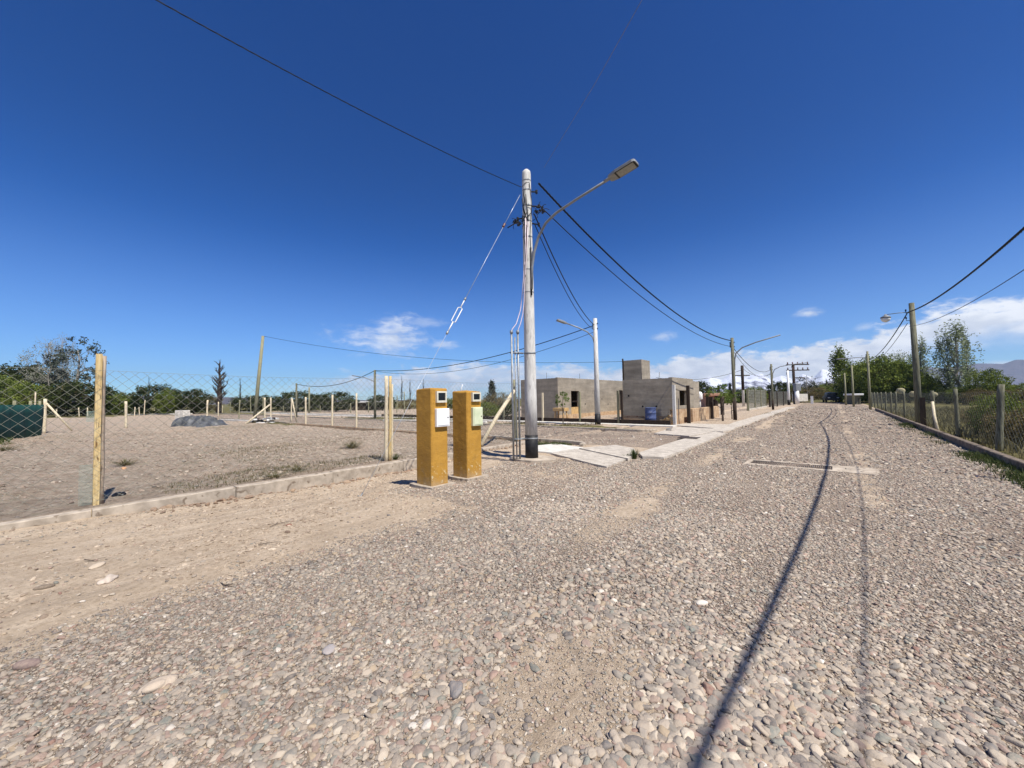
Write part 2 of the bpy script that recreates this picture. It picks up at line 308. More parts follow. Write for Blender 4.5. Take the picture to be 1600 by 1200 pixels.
# ------------------------------------------------------------ builders
def tag(o, label=None, cat=None, group=None, kind=None):
    if label: o['label'] = label
    if cat: o['category'] = cat
    if group: o['group'] = group
    if kind: o['kind'] = kind
    return o
def empty(name, loc, label, cat, group=None, rz=0.0):
    o = bpy.data.objects.new(name, None); COL.objects.link(o); o.location = loc; o.rotation_euler = (0, 0, rz)
    o.empty_display_size = .2
    return tag(o, label, cat, group)
class MB:
    def __init__(s): s.v = []; s.f = []; s.sm = []
    def raw(s, vs, fs, smooth=False):
        k = len(s.v); s.v += [tuple(v) for v in vs]; s.f += [tuple(i+k for i in f) for f in fs]; s.sm += [smooth]*len(fs); return s
    def box(s, c, d, rz=0.0, taper=1.0, tilt=None):
        x, y, z = [q/2 for q in d]; P = []
        for sz in (-1, 1):
            k = 1 if sz < 0 else taper
            for sx, sy in ((-1, -1), (1, -1), (1, 1), (-1, 1)): P.append(Vector((sx*x*k, sy*y*k, sz*z)))
        m = Matrix.Rotation(rz, 3, 'Z')
        if tilt: m = m @ Matrix.Rotation(tilt[1], 3, tilt[0])
        P = [m @ p + Vector(c) for p in P]
        return s.raw(P, [(0, 3, 2, 1), (4, 5, 6, 7), (0, 1, 5, 4), (1, 2, 6, 5), (2, 3, 7, 6), (3, 0, 4, 7)])
    def bev(s, c, d, b=.01, rz=0.0, jit=0.0):
        # box with chamfered edges
        hx, hy, hz = [q/2 for q in d]; b = min(b, hx*.9, hy*.9, hz*.9); ids = {}; V = []; m = Matrix.Rotation(rz, 3, 'Z')
        for sx in (-1, 1):
            for sy in (-1, 1):
                for sz in (-1, 1):
                    for ax in range(3):
                        q = [sx*(hx-b), sy*(hy-b), sz*(hz-b)]; q[ax] = (sx*hx, sy*hy, sz*hz)[ax]
                        q = [a+random.uniform(-jit, jit) for a in q]
                        ids[(sx, sy, sz, ax)] = len(V); V.append(m @ Vector(q) + Vector(c))
        Fs = []
        for ax in range(3):
            o1, o2 = [(1, 2), (2, 0), (0, 1)][ax]
            for sg in (-1, 1):
                L = []
                for a, bb in ((-1, -1), (1, -1), (1, 1), (-1, 1)):
                    k = [0, 0, 0]; k[ax] = sg; k[o1] = a; k[o2] = bb; L.append(ids[(*k, ax)])
                Fs.append(L if sg > 0 else L[::-1])
        for ax in range(3):      # edges parallel to ax
            o1, o2 = [(1, 2), (2, 0), (0, 1)][ax]
            for a in (-1, 1):
                for bb in (-1, 1):
                    k0 = [0, 0, 0]; k0[o1] = a; k0[o2] = bb; k0[ax] = -1; k1 = list(k0); k1[ax] = 1
                    L = [ids[(*k0, o1)], ids[(*k1, o1)], ids[(*k1, o2)], ids[(*k0, o2)]]
                    Fs.append(L if a*bb < 0 else L[::-1])
        for sx in (-1, 1):
            for sy in (-1, 1):
                for sz in (-1, 1):
                    L = [ids[(sx, sy, sz, 0)], ids[(sx, sy, sz, 1)], ids[(sx, sy, sz, 2)]]
                    Fs.append(L if sx*sy*sz > 0 else L[::-1])
        return s.raw(V, Fs)
    def tube(s, pts, rad, n=8, cap=True, smooth=True):
        pts = [Vector(p) for p in pts]
        if not hasattr(rad, '__len__'): rad = [rad]*len(pts)
        V = []; Fs = []; u = None
        for i, p in enumerate(pts):
            t = (pts[min(i+1, len(pts)-1)]-pts[max(i-1, 0)]).normalized()
            if u is None:
                u = t.orthogonal().normalized()
            else:
                u = (u-t*u.dot(t)); u = u.normalized() if u.length > 1e-6 else t.orthogonal().normalized()
            v = t.cross(u)
            for k in range(n):
                a = 2*math.pi*k/n; V.append(p+(u*math.cos(a)+v*math.sin(a))*rad[i])
        for i in range(len(pts)-1):
            for k in range(n):
                a = i*n+k; b = i*n+(k+1) % n; Fs.append((a, b, b+n, a+n))
        k0 = len(s.v); s.raw(V, Fs, smooth)
        if cap:
            s.f.append(tuple(k0+i for i in range(n))[::-1]); s.sm.append(False)
            s.f.append(tuple(k0+(len(pts)-1)*n+i for i in range(n))); s.sm.append(False)
        return s
    def lathe(s, c, prof, n=24, axis=None, smooth=True):
        # prof: (radius, height) pairs
        c = Vector(c); q = Vector((0, 0, 1)).rotation_difference(Vector(axis)).to_matrix() if axis else Matrix.Identity(3)
        V = []; Fs = []
        for r_, h in prof:
            for k in range(n):
                a = 2*math.pi*k/n; V.append(c+q @ Vector((r_*math.cos(a), r_*math.sin(a), h)))
        for i in range(len(prof)-1):
            for k in range(n):
                a = i*n+k; b = i*n+(k+1) % n; Fs.append((a, b, b+n, a+n))
        Fs.append(tuple(range(n))[::-1]); Fs.append(tuple((len(prof)-1)*n+i for i in range(n)))
        return s.raw(V, Fs, smooth)
    def slab(s, poly, z0, z1):
        n = len(poly); V = [(p[0], p[1], z0) for p in poly]+[(p[0], p[1], z1) for p in poly]
        ar = sum(poly[i][0]*poly[(i+1) % n][1]-poly[(i+1) % n][0]*poly[i][1] for i in range(n))
        Fs = [tuple(range(n))[::-1], tuple(range(n, 2*n))]+[(i, (i+1) % n, (i+1) % n+n, i+n) for i in range(n)]
        if ar < 0: Fs = [f[::-1] for f in Fs]
        return s.raw(V, Fs)
    def obj(s, name, mat, parent=None, world=True):
        me = bpy.data.meshes.new(name); V = s.v
        if parent is not None and world:   # vertices given in world space
            Mi = (Matrix.Translation(parent.location) @ parent.rotation_euler.to_matrix().to_4x4()).inverted()
            g = parent.parent
            if g is not None:
                Mi = (Matrix.Translation(g.location) @ g.rotation_euler.to_matrix().to_4x4() @ Matrix.Translation(parent.location)).inverted()
            V = [Mi @ Vector(v) for v in V]
        me.from_pydata([tuple(v) for v in V], [], s.f); me.update()
        me.polygons.foreach_set('use_smooth', s.sm)
        me.materials.append(MT[mat] if isinstance(mat, str) else mat)
        o = bpy.data.objects.new(name, me); COL.objects.link(o)
        if parent is not None: o.parent = parent
        return o
def npmesh(name, V, Fc, mat, parent=None, smooth=False, attrs=None, colors=None):
    V = np.asarray(V, np.float32); Fc = np.asarray(Fc, np.int32); k = Fc.shape[1]
    me = bpy.data.meshes.new(name); me.vertices.add(len(V)); me.vertices.foreach_set('co', V.ravel())
    me.loops.add(Fc.size); me.loops.foreach_set('vertex_index', Fc.ravel())
    me.polygons.add(len(Fc)); me.polygons.foreach_set('loop_start', np.arange(0, Fc.size, k, dtype=np.int32))
    try: me.polygons.foreach_set('loop_total', np.full(len(Fc), k, np.int32))
    except Exception: pass
    me.polygons.foreach_set('use_smooth', np.full(len(Fc), smooth))
    me.update(calc_edges=True)
    for n_, a in (attrs or {}).items():
        at = me.attributes.new(n_, 'FLOAT', 'POINT'); at.data.foreach_set('value', np.asarray(a, np.float32))
    for n_, a in (colors or {}).items():
        at = me.color_attributes.new(n_, 'FLOAT_COLOR', 'POINT'); at.data.foreach_set('color', np.asarray(a, np.float32).ravel())
    me.materials.append(MT[mat] if isinstance(mat, str) else mat)
    o = bpy.data.objects.new(name, me); COL.objects.link(o)
    if parent is not None: o.parent = parent
    return o
def copy_tree(o, parent=None):
    c = o.copy(); COL.objects.link(c); c.parent = parent
    for ch in [q for q in bpy.data.objects if q.parent == o]: copy_tree(ch, c)
    return c
_PT = RNG.random((256, 256))
def vnoise(x, y, sc):
    x = np.asarray(x, float)*sc+57.3; y = np.asarray(y, float)*sc+91.7
    xi = np.floor(x).astype(int); yi = np.floor(y).astype(int); fx = x-xi; fy = y-yi
    fx = fx*fx*(3-2*fx); fy = fy*fy*(3-2*fy)
    g = lambda a, b: _PT[a % 256, b % 256]
    return (g(xi, yi)*(1-fx)+g(xi+1, yi)*fx)*(1-fy)+(g(xi, yi+1)*(1-fx)+g(xi+1, yi+1)*fx)*fy
def fnoise(x, y, sc, oct=4):
    s_ = 0; a = 1; tot = 0
    for i in range(oct): s_ = s_+a*vnoise(x, y, sc*2**i); tot += a; a *= .5
    return s_/tot
def sstep(x, a, b):
    t = np.clip((np.asarray(x, float)-a)/(b-a), 0, 1); return t*t*(3-2*t)

# ------------------------------------------------------------ terrain
RX0, RX1 = -3.85, 2.54
def m_gravel(x, y):
    e = (fnoise(x, y, 1.3, 4)-.5)+.6*(fnoise(x, y, 6, 3)-.5)
    road = sstep(x+e*.8, RX0-.35, RX0+.30)*sstep(-x, -RX1-.4, -RX1+.1)
    island = sstep(y+e, 3.4, 3.9)*sstep(x+e*.8, -6.25, -5.8)*sstep(-y, -8.3, -7.6)
    strip = 1-.75*np.exp(-((y-(3.3-.1*(x+4)))/.42)**2)*sstep(-x, 3.2, 3.9)
    cross = sstep(y, 10.9, 11.2)*sstep(-y, -16.1, -15.9)*sstep(-x, 0, 1)
    g = np.maximum(np.maximum(road, island*strip), cross)
    # bare compacted patches
    bare = np.exp(-(((x+1.15)/.42)**2+((y-1.75)/.62)**2))*1.25
    bare = np.maximum(bare, .95*np.exp(-((x+1.95+.03*y)/.38)**2)*sstep(y, 2.2, 4)*fnoise(x, y, .5, 3)*1.5)
    bare = np.maximum(bare, .8*np.exp(-((x-.35)/.32)**2)*sstep(y, 3, 8)*fnoise(x, y, .6, 3)*1.4)
    red = .85*np.exp(-(((x+4.3)/.9)**2+((y-6.6)/1.1)**2))*fnoise(x, y, 2.0, 3)*1.5
    bare = np.maximum(bare, red*.8)
    return np.clip(g*(1-np.clip(bare*(.7+.9*e+.2), 0, 1)), 0, 1)
def hgt(x, y):
    x = np.asarray(x, float); y = np.asarray(y, float)
    z = np.zeros(np.broadcast(x, y).shape)
    dip = (.06+.20*sstep(y, -.5, 4.5))*sstep(-x, 5.0, 7.6)*sstep(-y, -7.6, -5.6)*sstep(-x, -99, 8.28)
    inside = (x > -8.2)
    dip = (.05+.13*sstep(y, -.5, 4.5))*sstep(-x, 5.0, 7.4)*sstep(-y, -8.2, -5.8)
    z = z-np.where(inside, dip, 0)
    z = z+np.where(inside & (x < -3.8), (fnoise(x, y, 1.1, 5)-.5)*.07+(fnoise(x*3, y*.4, 1.0, 3)-.5)*.07*sstep(-x, 4, 4.6)+(fnoise(x, y, 4.5, 3)-.5)*.025-.16*np.exp(-((x+8.05)/.12)**2)*(.2+fnoise(x, y, 1.7, 3))*sstep(y, 0, 1.5), 0)
    fld = (x < -8.25)
    z = z+np.where(fld, ((fnoise(x, y, .55, 6)-.5)*.20+(np.abs(fnoise(x+40, y*1.7, .9, 4)-.5))*.16-.03+(fnoise(x*2.2, y*2.2, 1.3, 3)-.5)*.05)*sstep(-x, 8.25, 9.0)+.02, 0)
    z = z+np.where((x > RX0) & (x < RX1), .02*(1-((x+.65)/3.2)**2)+(fnoise(x, y, .8, 4)-.5)*.035, 0)
    rgt = sstep(x, 2.6, 3.0)
    z = z+rgt*(.06+(fnoise(x, y, .5, 4)-.5)*.14)
    hf = np.hypot(x, y)
    return z*sstep(-hf, -140, -60)
def lines(lo, hi, st, far, g=1.22, extra=()):
    a = list(np.arange(lo, hi, st)); s_ = st; q = lo
    while q > -far: s_ *= g; q -= s_; a.append(q)
    s_ = st; q = a[int(round((hi-lo)/st))-1]
    while q < far: s_ *= g; q += s_; a.append(q)
    a += list(extra); return np.array(sorted(set(round(float(v), 4) for v in a)))
_ex = [-9.6]
while _ex[-1] > -42: _ex.append(_ex[-1]-max(.085, .008*abs(_ex[-1])))
_g = lines(-9.6, 4.0, .085, 6500, 1.13, (-8.26, -8.14, RX0, RX1)); gx = np.array(sorted(set([float(v) for v in _g if v >= -9.6 or v < -44]+_ex))); gy = lines(-5.0, 17.0, .085, 6500, 1.13, (11.0, 16.0))
XX, YY = np.meshgrid(gx, gy, indexing='ij'); ZZ = hgt(XX, YY)
nx, ny = len(gx), len(gy)
VV = np.stack([XX, YY, ZZ], -1).reshape(-1, 3)
ii, jj = np.meshgrid(np.arange(nx-1), np.arange(ny-1), indexing='ij')
q = (ii*ny+jj).ravel(); FF = np.stack([q, q+ny, q+ny+1, q+1], 1)
cx = (XX[:-1, :-1]+XX[1:, 1:]).ravel()/2; cy = (YY[:-1, :-1]+YY[1:, 1:]).ravel()/2
xx = VV[:, 0]; yy = VV[:, 1]
GA = m_gravel(xx, yy)*sstep(-yy, -95, -70)
FA = np.clip(sstep(-xx, 8.2, 8.4)*(1-sstep(yy, 10.5, 10.8)*(1-sstep(yy, 20, 21)))+.55*sstep(-xx, 3.3, 3.5)*sstep(yy, 17, 18), 0, 1)
vg = fnoise(xx, yy, .25, 5)
GRN = np.clip(sstep(xx, 2.7, 3.0)*1.1+sstep(np.hypot(xx, yy), 60, 95)*.9
      + .8*np.exp(-((xx+27.5)/3.5)**2-((yy+2.6)/1.6)**2) + .75*np.exp(-((yy-17.4)/1.0)**2)*sstep(-xx, 5.5, 6)*vg*1.6
      + .9*np.exp(-((yy-10.2)/.35)**2)*sstep(-xx, 27, 28)*sstep(xx, -40, -33)
      + sstep(-xx, 12, 30)*sstep(vg, .56, .7)*.5+ 1.0*np.exp(-((xx-2.42)/.16)**2)*sstep(-yy, -17, -12)*vg*1.5*(xx < 2.56), 0, 1)
isroad = ((cx > RX0) & (cx < RX1) & (cy > -60) & (cy < 75)) 
iscross = (cy > 11.0) & (cy < 16.0) & (cx <= RX0) & (cx > -90)
def submesh(name, mask):
    f = FF[mask]; u, inv = np.unique(f.ravel(), return_inverse=True)
    o = npmesh(name, VV[u], inv.reshape(-1, 4), 'ground', smooth=True, attrs={'gravel': GA[u], 'field': FA[u], 'green': GRN[u]})
    return tag(o, kind='structure')
submesh('road', isroad); submesh('side_street', iscross & ~isroad); submesh('ground', ~isroad & ~iscross)
def hz(x, y): return float(hgt(np.array([x]), np.array([y]))[0])
def onG(px, py):
    p = G(px, py)
    for _ in range(3): p = G(px, py, hz(p.x, p.y))
    return p

# ------------------------------------------------------------ gravel stones
def icos(sub):
    t = (1+5**.5)/2
    v = [(-1, t, 0), (1, t, 0), (-1, -t, 0), (1, -t, 0), (0, -1, t), (0, 1, t), (0, -1, -t), (0, 1, -t), (t, 0, -1), (t, 0, 1), (-t, 0, -1), (-t, 0, 1)]
    f = [(0, 11, 5), (0, 5, 1), (0, 1, 7), (0, 7, 10), (0, 10, 11), (1, 5, 9), (5, 11, 4), (11, 10, 2), (10, 7, 6), (7, 1, 8), (3, 9, 4), (3, 4, 2), (3, 2, 6), (3, 6, 8), (3, 8, 9), (4, 9, 5), (2, 4, 11), (6, 2, 10), (8, 6, 7), (9, 8, 1)]
    v = [Vector(a).normalized() for a in v]
    for _ in range(sub):
        c = {}; nf = []
        def mid(a, b):
            k = (min(a, b), max(a, b))
            if k not in c: v.append(((v[a]+v[b])/2).normalized()); c[k] = len(v)-1
            return c[k]
        for a, b, d in f:
            ab, bd, da = mid(a, b), mid(b, d), mid(d, a); nf += [(a, ab, da), (b, bd, ab), (d, da, bd), (ab, bd, da)]
        f = nf
    return np.array([list(a) for a in v]), np.array(f)
PAL = np.array([lin(c) for c in [(128, 124, 116), (146, 138, 127), (162, 150, 135), (182, 169, 150), (106, 104, 102), (142, 120, 110), (158, 130, 116), (120, 126, 118), (196, 184, 164), (84, 84, 86), (134, 98, 86), (220, 212, 198), (172, 152, 124)]])
PW = np.array([14, 16, 16, 14, 8, 8, 5, 6, 6, 3, 2, 1.5, 5.]); PW /= PW.sum()
def scatter(name, N, dmin, dmax, size, sub, seed, label, sig=.36, flat=.5, smooth=True, ang=68, prob=None, sink=.25, smap=None):
    rg = np.random.default_rng(seed)
    a = rg.uniform(-R(ang), R(ang), N)+YAW*1.0; d = np.sqrt(rg.uniform(dmin**2, dmax**2, N))
    x = -np.sin(a)*d; y = np.cos(a)*d
    m = prob(x, y); k = rg.random(N) < m; x, y = x[k], y[k]; n = len(x)
    if sub < 0: return
    base, bf = icos(sub); nv = len(base)
    # a handful of lumpy source shapes
    shapes = []
    for _ in range(24):
        w_ = rg.normal(size=(3, 3)); ph = rg.uniform(0, 6, 3)
        r_ = 1+.16*np.sin(base@w_[0]*1.4+ph[0])+.10*np.sin(base@w_[1]*2.3+ph[1])+rg.normal(0, .035, nv)
        p = base*r_[:, None]
        for _c in range(5):   # flat facets
            nrm = rg.normal(size=3); nrm /= np.linalg.norm(nrm); h = rg.uniform(.52, .80)
            dd = p@nrm; p = p-np.outer(np.maximum(dd-h, 0), nrm)*.85
        shapes.append(p)
    shapes = np.array(shapes); si = rg.integers(0, 24, n)
    sz = size*np.exp(np.minimum(rg.normal(0, sig, n), .95))*(smap(x, y) if smap else 1.0); sc = np.stack([sz*rg.uniform(.95, 1.45, n), sz*rg.uniform(.7, 1.05, n), sz*rg.uniform(flat*.7, flat*1.3, n)], 1)
    P = shapes[si]*sc[:, None, :]
    th = rg.uniform(0, 2*np.pi, n); tx = rg.normal(0, .22, n); ty = rg.normal(0, .22, n)
    c, s_ = np.cos(tx)[:, None], np.sin(tx)[:, None]; P = np.stack([P[..., 0], P[..., 1]*c-P[..., 2]*s_, P[..., 1]*s_+P[..., 2]*c], -1)
    c, s_ = np.cos(ty)[:, None], np.sin(ty)[:, None]; P = np.stack([P[..., 0]*c+P[..., 2]*s_, P[..., 1], -P[..., 0]*s_+P[..., 2]*c], -1)
    c, s_ = np.cos(th)[:, None], np.sin(th)[:, None]; P = np.stack([P[..., 0]*c-P[..., 1]*s_, P[..., 0]*s_+P[..., 1]*c, P[..., 2]], -1)
    z = hgt(x, y)+sc[:, 2]*(1-2*sink)*rg.uniform(.5, 1.1, n)
    P += np.stack([x, y, z], 1)[:, None, :]
    col = PAL[rg.choice(len(PAL), n, p=PW)]*rg.uniform(.82, 1.12, (n, 1))
    left = sstep(-x+.25*y, .8, 3.0)[:, None]*sstep(-y, -5, -2.5)[:, None]            # less dust on the loose stones towards the verge
    col = col*(1-.20*left); warm = np.array(lin((174, 159, 140)))
    dust = rg.uniform(.05, .5, (n, 1))*(1-.45*left); col = col*(1-dust)+warm*dust
    C = np.concatenate([np.repeat(col[:, None, :], nv, 1), np.ones((n, nv, 1))], -1)
    Fc = (bf[None]+(np.arange(n)*nv)[:, None, None]).reshape(-1, 3)
    o = npmesh(name, P.reshape(-1, 3), Fc, 'stone', smooth=smooth, colors={'stone': C.reshape(-1, 4)})
    tag(o, label, 'gravel', kind='stuff'); return n
_rnd = np.random.default_rng(77)
def pg(x, y):
    g = m_gravel(x, y); ok = (x < RX1-.02) & (y > -2.2)
    fr_ = ((x > -1.5) & (x < .72) & (y > 9.50) & (y < 10.22)); off = (fr_ & (_rnd.random(np.shape(x)) > .30+.7*fnoise(x, y, 3, 2)*(x > -.1))) | ((x > -1.46) & (x < -.09) & (y > 9.64) & (y < 10.11)) | ((np.abs(x+5.57) < .3) & (np.abs(y-4.85) < .85)) | ((np.abs(x+5.8) < .35) & (np.abs(y-7.45) < .4)) 
    g = np.where(g > .35, g**.8, g*.6)
    return np.where(ok & ~off & ~((x < RX0) & (y > 8.2)), g, 0)
def sz_map(x, y):
    big = np.exp(-(((x+.1)/1.0)**2+((y-1.3)/1.3)**2)); strip = fnoise(x*2.2, y*.35, 1.0, 4)
    return .69+.66*big+.55*(strip-.45)
def pgs(x, y):
    strip = fnoise(x*2.2+9, y*.35, 1.0, 4); return pg(x, y)*np.clip(.35+1.5*(strip-.18), .25, 1)
scatter('gravel', 42000, 1.0, 2.9, .0135, 2, 1, 'loose grey and pinkish river gravel on the road nearest the camera', prob=pgs, sig=.50, flat=.5, smap=sz_map, sink=.42)
scatter('gravel', 95000, 2.9, 5.6, .0135, 1, 11, 'loose grey river gravel a few steps ahead on the road', prob=pgs, sig=.50, flat=.5, ang=64, smap=sz_map, sink=.40)
scatter('gravel', 120000, 5.6, 10, .0155, 1, 2, 'loose river gravel across the middle of the road', prob=pgs, ang=60, sig=.45, smap=sz_map, sink=.36)
scatter('gravel', 90000, 10, 20, .022, 0, 3, 'loose gravel farther along the road', prob=lambda x, y: pgs(x, y)*(1-.35*sstep(np.hypot(x, y), 13, 20)), ang=58, smooth=False, sink=.36)
def pfar(x, y): return np.where((x > RX0) & (x < RX1) & (y < 58), np.clip(m_gravel(x, y), .2, 1)*.8*(fnoise(x, y, .7, 3)+.25), 0)
scatter('gravel', 130000, 20, 60, .040, 0, 12, 'scattered gravel near the far end of the road', prob=pfar, ang=46, smooth=False, flat=.45)
scatter('gravel', 95000, 1.0, 5.0, .0062, 0, 7, 'fine grit between the larger stones of the road', prob=lambda x, y: np.where((x > RX0-.3) & (x < RX1), .8, 0)*np.ones_like(x), ang=62, sink=.2)
def pk(x, y): return np.where((x > -8.08) & (x < -7.55) & (y > .9) & (y < 9.5), np.exp(-(x+8.05)/.16)*fnoise(x, y, 1.5, 3)*1.7, 0)
PAL_ = PAL; PAL = np.array([lin(c) for c in [(142, 112, 86), (124, 94, 72), (160, 132, 104), (104, 80, 62)]]); PW_ = PW; PW = np.array([.3, .3, .25, .15])
scatter('soil_clods', 120000, 5, 13, .024, 1, 13, 'crumbling soil clods along the eroded foot of the left kerb', prob=pk, sig=.5, ang=64, smooth=False, flat=.6)
PAL = PAL_; PW = PW_
def pd(x, y):
    g = m_gravel(x, y); verge = (x < RX0+.3) & (x > -8.0) & (y < 8) & (y > -2)
    e = .10+.5*sstep(x, -4.6, -3.8)+.25*sstep(-x, 7.0, 7.8)
    return np.where(verge & (g < .6), e*.5, 0)
scatter('pebbles', 70000, 1.5, 9.5, .0075, 1, 4, 'small scattered pebbles on the bare dirt verge', prob=lambda x, y: np.clip(pd(x, y)*2.2, 0, 1), sig=.55)
PAL_ = PAL; PAL = np.array([lin(c) for c in [(160, 141, 119), (184, 165, 141), (202, 184, 160), (138, 118, 98)]]); PW_ = PW; PW = np.array([.3, .3, .2, .2])
scatter('soil_clods', 60000, 1.5, 10, .009, 1, 16, 'small dirt crumbs strewn over the bare verge', prob=lambda x, y: np.where((x < RX0+.1) & (x > -8.05) & (y < 8) & (y > -2), .15+.85*sstep(fnoise(x, y, 1.3, 4), .48, .66), 0), sig=.6, smooth=False, ang=66, flat=.5, sink=.4)
PAL = PAL_; PW = PW_
def pf(x, y): return np.where((x < -8.5) & (y < 10.4), .45*fnoise(x, y, .8, 3), 0)
scatter('pebbles', 30000, 7.0, 26, .018, 0, 5, 'scattered clods and stones over the bare field', prob=pf, sig=.55, smooth=False, ang=60)
PAL_ = PAL; PAL = np.array([lin(c) for c in [(140, 122, 106), (162, 144, 126), (190, 174, 154), (118, 99, 84)]]); PW_ = PW; PW = np.array([.3, .3, .2, .2])
scatter('soil_clods', 70000, 7.5, 30, .018, 0, 15, 'dry soil clods over the rough bare lot', prob=lambda x, y: np.where((x < -8.5) & (y < 10.3) & (y > -5), .75*sstep(fnoise(x, y, .55, 4), .40, .62), 0), sig=.55, smooth=False, ang=62, flat=.45)
PAL = PAL_; PW = PW_
def pv(x, y): return np.where(((x < RX0-.6) & (y > 11.1) & (y < 15.9)), .8, 0)
scatter('gravel', 30000, 10, 30, .024, 0, 6, 'loose gravel on the side street', prob=pv, smooth=False, ang=45)

def rock(loc, size, c, label, name='flat_stone', flat=.35, seed=0, cat='stone', mat=None):
    rg = np.random.default_rng(seed); b_, f_ = icos(2); r_ = 1+.2*np.sin(b_@rg.normal(size=3)*1.6+1)+rg.normal(0, .03, len(b_))
    p = b_*r_[:, None]*np.array([size, size*.62, size*flat])
    th = rg.uniform(0, 3); p = np.stack([p[:, 0]*math.cos(th)-p[:, 1]*math.sin(th), p[:, 0]*math.sin(th)+p[:, 1]*math.cos(th), p[:, 2]+size*flat*.3], 1)
    C = np.tile(np.array([*lin(c), 1.0]), (len(p), 1)); o = npmesh(name, p, f_, mat or 'stone', smooth=True, colors={'stone': C}); o.location = loc
    return tag(o, label, cat, 'stray stones' if cat == 'stone' else None)
rock(onG(170, 907), .085, (196, 182, 166), 'pale flat stone lying on the bare dirt verge below the kerb', seed=3)
rock(onG(152, 885), .06, (190, 174, 152), 'small tan stone beside twigs on the dirt verge', seed=4)
rock(onG(70, 918), .055, (110, 98, 84), 'dark elongated stone near the left edge of the dirt verge', seed=5)
rock(onG(245, 1075), .075, (186, 170, 150), 'broad beige cobble in the gravel at lower left', seed=6, flat=.4)
rock(onG(1097, 943), .04, (214, 206, 192), 'small white pebble standing out left of the cable shadow', seed=7)
rock(onG(712, 1080), .06, (126, 122, 120), 'grey rounded cobble in the gravel left of the bare patch', seed=8, flat=.5)
rock(onG(515, 1015), .05, (158, 152, 150), 'pinkish grey flat cobble among the mid foreground gravel', seed=9)
rock(onG(45, 1040), .06, (124, 106, 100), 'dark reddish cobble at the left gravel edge', seed=10, flat=.5)

# ------------------------------------------------------------ kerbs and pavement slabs
def struct(mb, name, mat): return tag(mb.obj(name, mat), kind='structure')
def kerbrun(name, pts, width, z0, z1, mat, seg=1.5, jit=.012):
    """kerb as butted cast segments along a line"""
    mb = MB(); a = Vector(pts[0]); b = Vector(pts[1]); L = (b-a).length; d = (b-a)/L; n = max(1, int(L/seg))
    for i in range(n):
        s0 = L*i/n; s1 = L*(i+1)/n-.012; sub = 4; nrm = Vector((-d.y, d.x)); V = []
        for k in range(sub+1):
            p = a+d*(s0+(s1-s0)*k/sub); j = [random.uniform(-jit, jit) for _ in range(4)]
            for (o_, z_, q_) in ((-width/2, z0, 0), (-width/2+j[0]*.6, z1-.012+j[2]*.4, 0), (-width/2+.014+j[0]*.6, z1+j[2]*.4, 0), (width/2-.014+j[1]*.5, z1+j[3]*.4, 0), (width/2+j[1]*.5, z1-.012, 0), (width/2, z0, 0)):
                V.append((p.x+nrm.x*o_, p.y+nrm.y*o_, z_))
        Fs = []
        for k in range(sub):
            for m_ in range(6):
                i0 = k*6+m_; i1 = k*6+(m_+1) % 6; Fs.append((i0, i0+6, i1+6, i1))
        Fs.append(tuple(range(6))); Fs.append(tuple(sub*6+i for i in range(6))[::-1])
        Fs = [f[::-1] for f in Fs]
        mb.raw(V, Fs)
    return struct(mb, name, mat)
kerbrun('kerb', [(-8.2, -6, 0), (-8.17, .372, 0)], .17, -.5, .03, 'kerb_concrete', 3, .012)
kerbrun('kerb', [(-8.17, .372, 0), (-8.2, 10.6, 0)], .17, -.5, .035, 'kerb_concrete', 1.7, .018)
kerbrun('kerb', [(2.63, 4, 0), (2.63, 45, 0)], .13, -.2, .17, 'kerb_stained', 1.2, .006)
kerbrun('kerb', [(-6.5, 10.86, 0), (-75, 10.86, 0)], .14, -.1, .11, 'kerb_concrete', 1.5, .006)
kerbrun('kerb', [(-6.5, 16.1, 0), (-75, 16.1, 0)], .14, -.1, .10, 'kerb_concrete', 1.5, .006)
mbk = MB()
for cy0, sg in ((10.86, -1), (16.1, 1)):       # rounded kerb ends at the corner
    pts = [(-6.5+.55*math.sin(a), cy0+sg*(.55-.55*math.cos(a)), .03) for a in np.linspace(0, math.pi/2, 7)]
    for a, b in zip(pts[:-1], pts[1:]):
        a = Vector(a); b = Vector(b); c_ = (a+b)/2; mbk.bev((c_.x, c_.y, .0), ((b-a).length+.01, .14, .2), .015, math.atan2(b.y-a.y, b.x-a.x))
struct(mbk, 'kerb', 'kerb_concrete')
def slabp(pix, z0, z1, mat='concrete', name='pavement'):
    return struct(MB().slab([G(px, py, z1)[:2] for px, py in pix], z0, z1), name, mat)
slabp([(838, 696), (868, 693), (912, 699), (862, 707), (838, 705)], -.08, .05, 'white_concrete')
slabp([(862, 708), (910, 701), (978, 717), (948, 729), (925, 724)], -.08, .042)
slabp([(905, 700), (962, 695), (990, 700), (995, 708), (981, 716)], -.08, .07)
slabp([(998, 707), (1062, 687), (1118, 674), (1134, 677), (1060, 706), (1037, 714), (1004, 713)], -.08, .06)
slabp([(1022, 677), (1057, 666.5), (1115, 669.5), (1152, 666), (1122, 673), (1077, 681)], -.08, .052)
mb = MB(); n_ = 26; ptsL = []; ptsR = []
for i in range(n_+1):
    y = 17.0+i*1.35; ptsL.append((-3.98-.1*random.random()-.05, y)); ptsR.append((-3.36+random.uniform(-.08, .06), y))
mb.slab(ptsR+ptsL[::-1], -.1, .065); struct(mb, 'pavement', 'concrete')
struct(MB().slab([(-6.0, 19.1), (-60, 19.1), (-60, 19.85), (-6.0, 19.85)], -.08, .05), 'pavement', 'white_concrete')
struct(MB().slab([(-6.3, 19.86), (-5.2, 19.4), (-4.0, 18.7), (-4.05, 21.5), (-6.0, 21.5)], -.08, .045), 'pavement', 'concrete')
